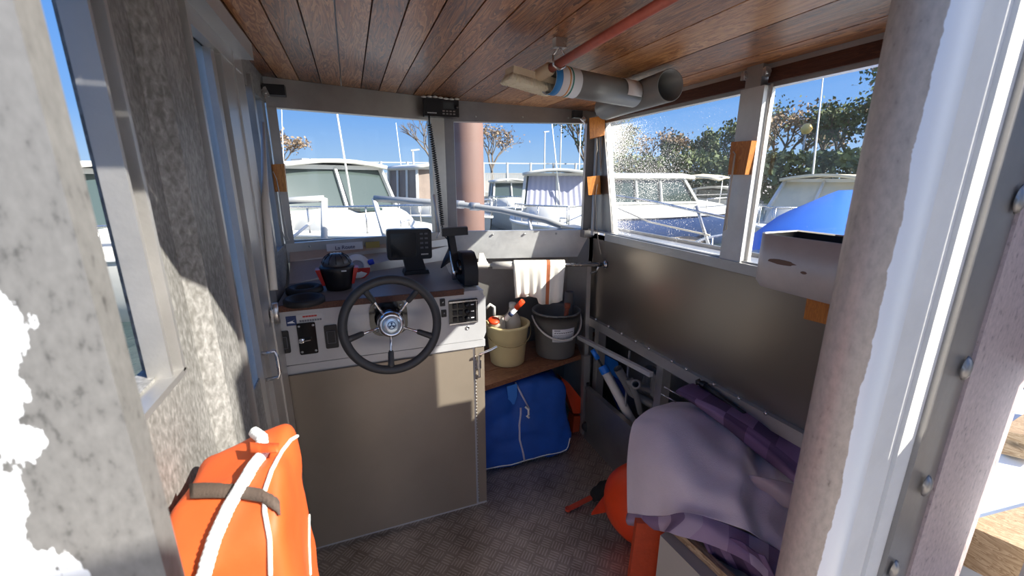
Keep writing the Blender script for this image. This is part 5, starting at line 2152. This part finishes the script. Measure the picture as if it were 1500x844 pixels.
# steel pile
pl_ = far(687, 300, 4.6)
o = MB().lathe([(0, -3), (.165, -3), (.165, 3.4), (.15, 3.42), (0, 3.42)], (pl_.x, pl_.y, 0), n=40).build('mooring_pile', M['pile'])
tag(o, 'thick rusty brown round mooring pile just beyond the windscreen', 'pile')


# ------------------------------------------------------------------ boats
def boat(name, lab, pos, yaw, L=6, B=2.3, fb=.95, cab=(-.9, 1.2), ch=1.05, roofm='white', hullm='white', windows='dark', rake=.35, antenna=None,
         rail=True, roof_ov=.12, stripe=None, curtain=False, arch=False, tarp=False, mast=0, hatch=True):
    """local x to the bow, y to port; yaw is the bow's bearing in degrees from +x"""
    e = empty(name, (pos[0], pos[1], WZ), lab, 'boat', None)
    Mx = Matrix.Translation((pos[0], pos[1], WZ)) @ Matrix.Rotation(R(yaw), 4, 'Z')
    T = lambda x, y, z: Mx @ Vector((x, y, z))
    st = []
    for k in range(15):
        t = k / 14
        x = -L / 2 + L * t
        hb = B / 2 * (1 - max(0, (t - .45) / .55) ** 2.3) * (.93 + .07 * min(1, t * 4))
        if k == 14: hb = .02
        sh = fb * (1 + .22 * max(0, t - .3) ** 1.3)
        st.append((x, max(hb, .02), sh, t))
    mb = MB()
    rows = []
    for x, hb, sh, t in st:
        r_ = []
        fl = 1 - .5 * max(0, t - .4)
        xo = .0
        for (yy, zz, kx) in ((1, 1, 1), (.97, .72, .985), (.93 * fl, .35, .95), (.72 * fl, -.10, .91), (0, -.25, .90), (-.72 * fl, -.10, .91), (-.93 * fl, .35, .95), (-.97, .72, .985), (-1, 1, 1)):
            xx = x if t < .5 else x * kx if x > 0 else x
            r_.append(T(xx, hb * yy, sh * zz if zz > 0 else zz))
        rows.append(r_)
    mb.grid(rows)
    mb.poly(rows[0], [tuple(range(9))])
    hull = mb.build('hull', M[hullm], e)
    mb = MB()
    for s_ in (1, -1):
        mb.tube([T(x, s_ * hb * 1.005, sh * .97) for x, hb, sh, t in st], .035, 8)
    mb.build('rubbing_strake', M[stripe or 'white_paint'], hull)
    mb = MB()
    mb.grid([[T(x, hb * k, sh + .03 * (1 - k * k)) for k in (-1, -.5, 0, .5, 1)] for x, hb, sh, t in st])
    mb.build('deck', M['white'], e)
    c0, c1 = cab
    bw = B * .37
    zb = fb * 1.06
    # coach roof ahead of the wheelhouse
    mb = MB()
    cr_ = []
    for k in range(7):
        t = k / 6
        x = c1 - .1 + (L * .36 - c1) * t
        hb = bw * (1 - .65 * t ** 1.6)
        hh_ = (.34 * (1 - t ** 2.2)) + .03
        cr_.append([T(x, -hb, zb), T(x, -hb * .88, zb + hh_ * .85), T(x, 0, zb + hh_), T(x, hb * .88, zb + hh_ * .85), T(x, hb, zb)])
    mb.grid(cr_)
    mb.build('coach_roof', M['white'], e)
    if hatch:
        hx_ = c1 + (L * .36 - c1) * .35
        mb = MB()
        mb.box(-.22, .22, -.22, .22, 0, .05, m=Mx @ Matrix.Translation((hx_, 0, zb + .31)))
        mb.build('hatch', M['winglass'], e, bevel=.02)
    if tarp:
        mb = MB()
        rws = []
        for k in range(13):
            t = k / 12
            x = c0 - .6 + (c1 - c0 + 1.0) * t
            h_ = zb + ch * (.25 + .75 * math.sin(math.pi * min(1, .25 + .75 * t)) ** .7)
            rws.append([T(x, yy * B * .47, zb - .1 + (h_ - zb) * (1 - abs(yy) ** 2.5) + .03 * noise.noise(Vector((x * 3, yy * 3, 1)))) for yy in (-1, -.8, -.5, -.2, 0, .2, .5, .8, 1)])
        mb.grid(rws)
        mb.build('tarpaulin', M['tarp'], e)
    else:
        rk = rake
        zt = zb + ch
        z1 = zb + .30
        fr_b, fr_t = c1, c1 - rk
        mb = MB()                       # lower cabin sides
        mb.hexa([T(c0, -bw, zb - .05), T(c1 + .08, -bw, zb - .05), T(c1 + .08, bw, zb - .05), T(c0, bw, zb - .05),
                 T(c0, -bw, z1), T(c1, -bw, z1), T(c1, bw, z1), T(c0, bw, z1)])
        mb.build('cabin_sides', M['white'], e, bevel=.02)
        # window band: pillars and panes
        bt = bw * .90
        A = lambda x_, s_, k: T(x_ - 0, s_ * (bw + (bt - bw) * k), z1 + (zt - z1) * k)
        fx = lambda k: fr_b + (fr_t - fr_b) * k
        pan = MB()
        pan.hexa([A(c0 + .04, -.97, 0), A(fx(0) - .04, -.97, 0), A(fx(0) - .04, .97, 0), A(c0 + .04, .97, 0),
                  A(c0 + .04, -.97, 1), A(fx(1) - .04, -.97, 1), A(fx(1) - .04, .97, 1), A(c0 + .04, .97, 1)])
        pan.build('window_panes', M['beige'] if windows == 'canvas' else M['browncanvas'] if windows == 'brown' else M['winglass'], e)
        pil = MB()
        for s_ in (-1, 1):
            pil.beam(A(fx(0), s_, 0), A(fx(1), s_, 1), .07, .07)
            pil.beam(A(c0, s_, 0), A(c0, s_, 1), .08, .08)
            nmid = 2 if c1 - c0 > 1.6 else 1
            for q_ in range(1, nmid + 1):
                xm = c0 + (fr_t - c0) * q_ / (nmid + 1)
                pil.beam(A(xm + .06, s_, 0), A(xm, s_, 1), .07, .05)
            pil.beam(A(c0, s_, .0), A(fx(0), s_, .0), .05, .06)
            pil.beam(A(c0, s_, 1), A(fx(1), s_, 1), .05, .10)
        pil.beam(A(fx(0), 0, 0), A(fx(1), 0, 1), .05, .06)
        pil.beam(A(fx(0), -1, 0), A(fx(0), 1, 0), .05, .05)
        pil.beam(A(fx(1), -1, 1), A(fx(1), 1, 1), .05, .08)
        pil.build('pillars', M['white'], e)
        if curtain:
            mb = MB()
            rws = []
            for k in (.05, .95):
                rws.append([A(fx(k) - .0, -1 + 2 * j / 60, k) + (T(1, 0, 0) - T(0, 0, 0)) * (.018 + .014 * math.sin(j * 1.25)) for j in range(3, 58)])
            mb.grid(rws)
            mb.build('pleated_curtain', mat('striped_curtain', (.36, .36, .44), .8), e)
        mb = MB()
        rws = []
        for k in range(7):
            t = k / 6
            x = c0 - .15 + (fr_t + roof_ov + .15 - c0 + .15) * t
            wv = bt + .09 - .10 * max(0, t - .7)
            rws.append([T(x, yy * wv, zt + .11 * (1 - yy * yy) + .01) for yy in (-1, -.7, -.3, 0, .3, .7, 1)])
        mb.grid(rws)
        rf = mb.build('roof', M[roofm], e, thick=.07)
        if hatch:
            mb = MB()
            mb.box(-.28, .28, -.30, .30, 0, .06, m=Mx @ Matrix.Translation(((c0 + fr_t) / 2, 0, zt + .12)))
            mb.build('roof_hatch', M['white'], rf, bevel=.02)
        if antenna:
            mb = MB()
            mb.tube([T(fr_b + .02, .1, z1), T(antenna[0], antenna[1], antenna[2])], [.022, .010], 8)
            mb.build('antenna', M['white_paint'], e)
    if arch:
        mb = MB()
        for x_ in (c0 - .55, c0 - 1.2):
            mb.tube([T(x_, -B * .42, fb), T(x_ + .1, -B * .40, fb + 1.15), T(x_ + .1, B * .40, fb + 1.15), T(x_, B * .42, fb)], .02, 8)
        mb.build('bimini_frame', M['steel'], e)
        mb = MB()
        mb.grid([[T(c0 - 1.35 + 1.1 * i / 6, yy * B * .42, fb + 1.25 - .10 * (i / 3 - 1) ** 2 - .12 * yy * yy) for yy in (-1, -.6, 0, .6, 1)] for i in range(7)])
        mb.build('bimini', M['beige'], e, thick=.03)
    if rail:
        mb = MB()
        rp = [(x, hb * .92, sh + .42) for x, hb, sh, t in st if t > .52]
        mb.tube([T(*p_) for p_ in rp] + [T(p_[0], -p_[1], p_[2]) for p_ in rp[::-1]], .018, 8)
        for (x, hb, sh, t) in [q_ for q_ in st if q_[3] > .52][::2]:
            for s_ in (-1, 1):
                mb.tube([T(x, s_ * hb * .92, sh), T(x, s_ * hb * .92, sh + .42)], .013, 6)
        mb.build('pulpit_rail', M['steel'], e)
    mb = MB()
    q_ = T(L * .40, 0, fb * 1.2)
    mb.tube([T(L * .36, -.08, fb * 1.16), T(L * .36, -.08, fb * 1.16 + .09), T(L * .36, .08, fb * 1.16 + .09), T(L * .36, .08, fb * 1.16)], .02, 8)
    mb.build('bollard', M['steel'], e)
    if mast:
        mb = MB()
        mb.tube([T(0, 0, fb), T(0, 0, mast)], [.05, .03], 10)
        mb.tube([T(0, .0, mast), T(L / 2, 0, fb * 1.2)], .007, 5)
        mb.tube([T(0, .0, mast), T(-L / 2, 0, fb)], .007, 5)
        mb.build('mast', M['alu_light'], e)
    return e


def put(u, dist):
    p = far(u, 262, dist)
    return (p.x, p.y)


boat('motor_boat', 'large white motor cruiser with twin dark windscreens behind the left windscreen pane', put(478, 9.6), -62, 7.4, 3.0, 1.10, (-1.6, .75), 1.10, rake=.35, antenna=(-.1, .25, 5.6), roof_ov=.05)
boat('motor_boat', 'white fishing boat with a curtained cream cabin, next beyond the large cruiser on its right', put(632, 14.0), -70, 6.2, 2.3, .95, (-1.4, .6), 1.35, rake=.10, roof_ov=.12, windows='brown', hatch=False)
boat('motor_boat', 'white boat with striped curtains in its windscreen, beyond the right windscreen pane', put(815, 11.8), -112, 6.4, 2.5, .95, (-1.3, .45), 1.15, rake=.4, roof_ov=.28, curtain=True, antenna=(-.2, -.3, 4.6), hatch=False)
boat('motor_boat', 'small half hidden white boat left of the one with striped curtains', put(748, 19), -100, 5.6, 2.2, .85, (-1.2, .4), 1.0, rake=.3, hatch=False)
boat('motor_boat', 'white cabin cruiser with three side windows behind the salt spotted right window', put(985, 14.6), -6, 6.6, 2.5, 1.0, (-2.6, .3), 1.0, hullm='hullblue', rake=.5, roof_ov=.2, hatch=False)
boat('motor_boat', 'boat with a cream bimini cover near the post between the right windows', put(1045, 17.5), 10, 6.2, 2.4, .95, (.2, 1.3), .62, rake=.3, arch=True, hatch=False)
boat('motor_boat', 'boat with a grey and cream canvas cover behind the blue tarpaulin', put(1212, 13.0), 200, 6.6, 2.5, .95, (-1.3, .9), 1.0, roofm='beige', windows='canvas', rake=.7, hatch=False)
boat('motor_boat', 'boat under a bright blue tarpaulin seen through the aft right window', put(1240, 6.6), 190, 5.6, 2.3, .85, (-1.0, .9), 1.12, tarp=True)
boat('motor_boat', 'white boat partly seen at the left edge of the left windscreen pane', put(392, 17), -60, 6.4, 2.4, .95, (-1.4, .6), 1.1, rake=.35, hatch=False)
boat('motor_boat', 'white boat seen through the narrow left side window by the doorway', put(115, 9.5), -30, 6.5, 2.5, .95, (-1.4, .9), 1.15, rake=.3, hatch=False)

# pontoon between the boats on the right
e = empty('pontoon', (9, 6, WZ), 'grey plank pontoon among the boats beyond the right window', 'pontoon')
mb = MB()
random.seed(5)
for k in range(15):
    x = 6.0 + k * .2
    mb.hexa([(x, 8.5, WZ + .40), (x + .185, 8.5, WZ + .40), (x + .185, 9.4, WZ + .40), (x, 9.4, WZ + .40), (x, 8.5, WZ + .45), (x + .185, 8.5, WZ + .45), (x + .185, 9.4, WZ + .45), (x, 9.4, WZ + .45)])
mb.build('deck_boards', M['dockwood'], e)
mb = MB()
mb.box(6, 9, 8.55, 8.7, WZ, WZ + .4).box(6, 9, 9.2, 9.35, WZ, WZ + .4)
mb.build('floats', M['concrete'], e)

# quay, fence, lamp posts, trees
mb = MB()
mb.prism([(-60, 25, WZ), (9, 31, WZ), (26, 24, WZ), (40, 6, WZ), (70, -10, WZ), (150, 60, WZ), (60, 200, WZ), (-100, 160, WZ)], (0, 0, 1.0))
struct('quay', mb, M['concrete'])
fa, fb_ = far(395, 262, 27), far(905, 262, 29)
e = empty('quay_fence', ((fa.x + fb_.x) / 2, (fa.y + fb_.y) / 2, .5), 'long white railing fence of slats along the quay behind the boats', 'fence')
mb = MB()
n_ = 46
for z in (.75, 2.45):
    mb.beam((fa.x, fa.y, z), (fb_.x, fb_.y, z), .05, .07)
mb.build('rails', M['fence'], e)
mb = MB()
for k in range(n_ * 7):
    p = fa.lerp(fb_, k / (n_ * 7))
    mb.box(p.x - .02, p.x + .02, p.y - .012, p.y + .012, .5, 1.85)
mb.beam((fa.x, fa.y, 1.85), (fb_.x, fb_.y, 1.85), .04, .05)
mb.build('slats', M['concrete'], e)
for k in range(15):
    p = fa.lerp(fb_, k / 14)
    mb = MB()
    mb.box(p.x - .05, p.x + .05, p.y - .05, p.y + .05, .5, 2.5)
    mb.build('fence_post', M['fence'], e)


def lamp(u, dist, ztop, lab, globe=True):
    p = far(u, 262, dist)
    e = empty('lamp_post', (p.x, p.y, .5), lab, 'lamp post')
    mb = MB()
    mb.tube([(p.x, p.y, .5), (p.x, p.y, ztop)], [.07, .045], 10)
    mb.build('pole', M['fence'], e)
    mb = MB()
    if globe:
        mb.lathe([(0, -.24), (.14, -.2), (.24, 0), (.14, .2), (0, .24)], (p.x, p.y, ztop + .22), n=20)
    else:
        mb.beam((p.x - .1, p.y, ztop), (p.x + .35, p.y, ztop + .06), .14, .08)
    mb.build('lamp_globe' if globe else 'lamp_head', M['globe'] if globe else M['fence'], e)


lamp(1169, 24, 3.5, 'lamp post with an amber globe in front of the trees at right')
lamp(607, 24, 3.0, 'lamp post with a small head above the fishing boat at left', False)
lamp(797, 36, 5.2, 'thin lamp post in the right windscreen pane, left of the taller one', False)
lamp(820, 38, 7.2, 'tallest thin lamp post in the right windscreen pane', False)


def pole(u, v, u2, v2, dist, r, lab):
    a, b = far(u, v, dist), far(u2, v2, dist)
    mb = MB()
    mb.tube([a, b], [r, r * .6], 8)
    o = mb.build('mast', M['white_paint'])
    tag(o, lab, 'mast')


pole(1183, 330, 1206, 108, 16, .03, 'tall thin pale mast standing before the trees in the aft right window')
pole(845, 330, 851, 178, 14, .02, 'thin slanting mast at the right edge of the right windscreen pane')
pole(419, 330, 412, 150, 20, .02, 'faint thin mast at the left edge of the left windscreen pane')
pole(598, 330, 580, 180, 15, .015, 'thin whip aerial above the fishing boat in the left windscreen pane')


def tree(name, lab, u, dist, h, spread, seed, leafm=None, nleaf=0, depth=5, zb=.5):
    random.seed(seed)
    p = far(u, 262, dist)
    e = empty(name, (p.x, p.y, zb), lab, 'tree')
    mb = MB()
    tips = []

    def grow(a, d_, L_, r_, k):
        b = a + d_ * L_
        mid = a.lerp(b, .5) + Vector((random.uniform(-1, 1), random.uniform(-1, 1), 0)) * L_ * .06
        mb.tube([a, mid, b], [r_, r_ * .85, r_ * .68], 5 if k > 1 else 8, cap=False)
        if k <= 2: tips.append((b, L_))
        if k == 0: return
        for _ in range(3 if k > 1 else 2):
            nd = (d_ + Vector((random.uniform(-1, 1), random.uniform(-1, 1), random.uniform(-.25, .6))) * spread).normalized()
            grow(b, nd, L_ * random.uniform(.62, .82), r_ * .62, k - 1)
    grow(Vector((p.x, p.y, zb)), Vector((random.uniform(-.1, .1), 0, 1)).normalized(), h * .26, h * .022, depth)
    mb.build('branches', M['branch'], e)
    if nleaf:
        mb = MB()
        for (b, L_) in tips:
            for _ in range(nleaf):
                c_ = b + Vector((random.gauss(0, 1), random.gauss(0, 1), random.gauss(0, 1))) * L_ * .42
                s_ = random.uniform(.06, .13)
                a1 = Vector((random.gauss(0, 1), random.gauss(0, 1), random.gauss(0, 1))).normalized() * s_
                a2 = a1.cross(Vector((random.gauss(0, 1), random.gauss(0, 1), random.gauss(0, 1)))).normalized() * s_ * .6
                mb.poly([c_ - a1, c_ + a2, c_ + a1, c_ - a2], [(0, 1, 2, 3)])
        mb.build('leaves', leafm, e)


tree('bare_tree', 'spreading bare tree left in the right windscreen pane behind the fence', 722, 33, 6.6, .75, 3, M['leaf2'], 2)
tree('bare_tree', 'bare tree at the right edge of the right windscreen pane', 862, 31, 7.0, .7, 8, M['leaf'], 3)
tree('bare_tree', 'bare tree behind the fishing boat near the centre post', 640, 36, 7.6, .75, 12)
tree('bare_tree', 'pale leafy tree at the far left of the left windscreen pane', 402, 34, 5.4, .6, 15, M['leaf2'], 4)
k_ = 0
TR_ = [(905, 27, 6.2, 'leaf'), (948, 30, 6.4, 'leaf2'), (985, 30, 5.2, 'leaf'), (1022, 27, 4.9, 'leaf'), (1060, 27, 6.4, 'leaf'), (1100, 29, 7.0, 'leaf'),
       (1136, 27, 7.4, 'leaf2'), (1170, 30, 7.2, 'leaf2'), (1205, 27, 6.6, 'leaf'), (1240, 26, 7.8, 'leaf'), (1275, 25, 9.2, 'leaf2'), (1315, 23, 9, 'leaf')]
TL_ = ['leftmost bushy tree in the salt spotted right window', 'pale dry tree second from the left in the salt spotted window', 'green bushy tree in the middle of the salt spotted window',
       'low green tree above the cream bimini', 'green tree rising toward the post between the right windows', 'green tree behind the post between the right windows',
       'reddish dry tree just right of the post between the right windows', 'dry tree behind the amber globe lamp', 'green tree right of the tall pale mast',
       'taller green tree right of the one beside the mast', 'tall dry tree at the right end of the aft right window', 'green tree mostly hidden behind the near pillar']
for (u, d_, h_, lm), lb in zip(TR_, TL_):
    k_ += 1
    tree('leafy_tree', lb, u, d_, h_ * .86, .8, 20 + k_, M[lm], 16 if lm == 'leaf' else 8, 4)
mb = MB()
random.seed(3)
ha, hb_ = far(890, 262, 24), far(1330, 262, 21)
for k in range(9000):
    t = random.random()
    c_ = ha.lerp(hb_, t) + Vector((random.gauss(0, .6), random.gauss(0, .6), 0))
    c_.z = .5 + random.random() ** .8 * (2.1 + .5 * noise.noise(Vector((t * 9, 0, 0))))
    s_ = random.uniform(.08, .17)
    a1 = Vector((random.gauss(0, 1), random.gauss(0, 1), random.gauss(0, 1))).normalized() * s_
    a2 = a1.cross(Vector((random.gauss(0, 1), random.gauss(0, 1), random.gauss(0, 1)))).normalized() * s_ * .6
    mb.poly([c_ - a1, c_ + a2, c_ + a1, c_ - a2], [(0, 1, 2, 3)])
o = mb.build('hedge', M['leaf'])
tag(o, 'dense green hedge along the quay behind the boats at right', 'hedge', kind='stuff')

GROUPS = {'motor_boat': 'moored motor boats around the cabin', 'leafy_tree': 'leafy trees along the quay at right', 'bare_tree': 'bare trees behind the quay fence',
          'wooden_block': 'varnished wooden blocks on the cabin posts', 'bracket': 'small metal catches on the window frames', 'rail_clamp': 'white clamps on the hand rail',
          'rocker_switch': 'small switches left of the steering wheel', 'toggle_switch': 'toggle switches beside the switch panel', 'pipe_fitting': 'grey waste pipes in the side locker',
          'lamp_post': 'lamp posts on the quay', 'mast': 'masts standing above the boats', 'grey_pipe': 'grey pipes under the ceiling', 'timber_beam': 'timbers at the lower right',
          'black_connector': 'black boxes above the windscreen'}
for o in S.objects:
    k = o.name.split('.')[0]
    if o.parent is None and k in GROUPS and 'label' in o:
        o['group'] = GROUPS[k]
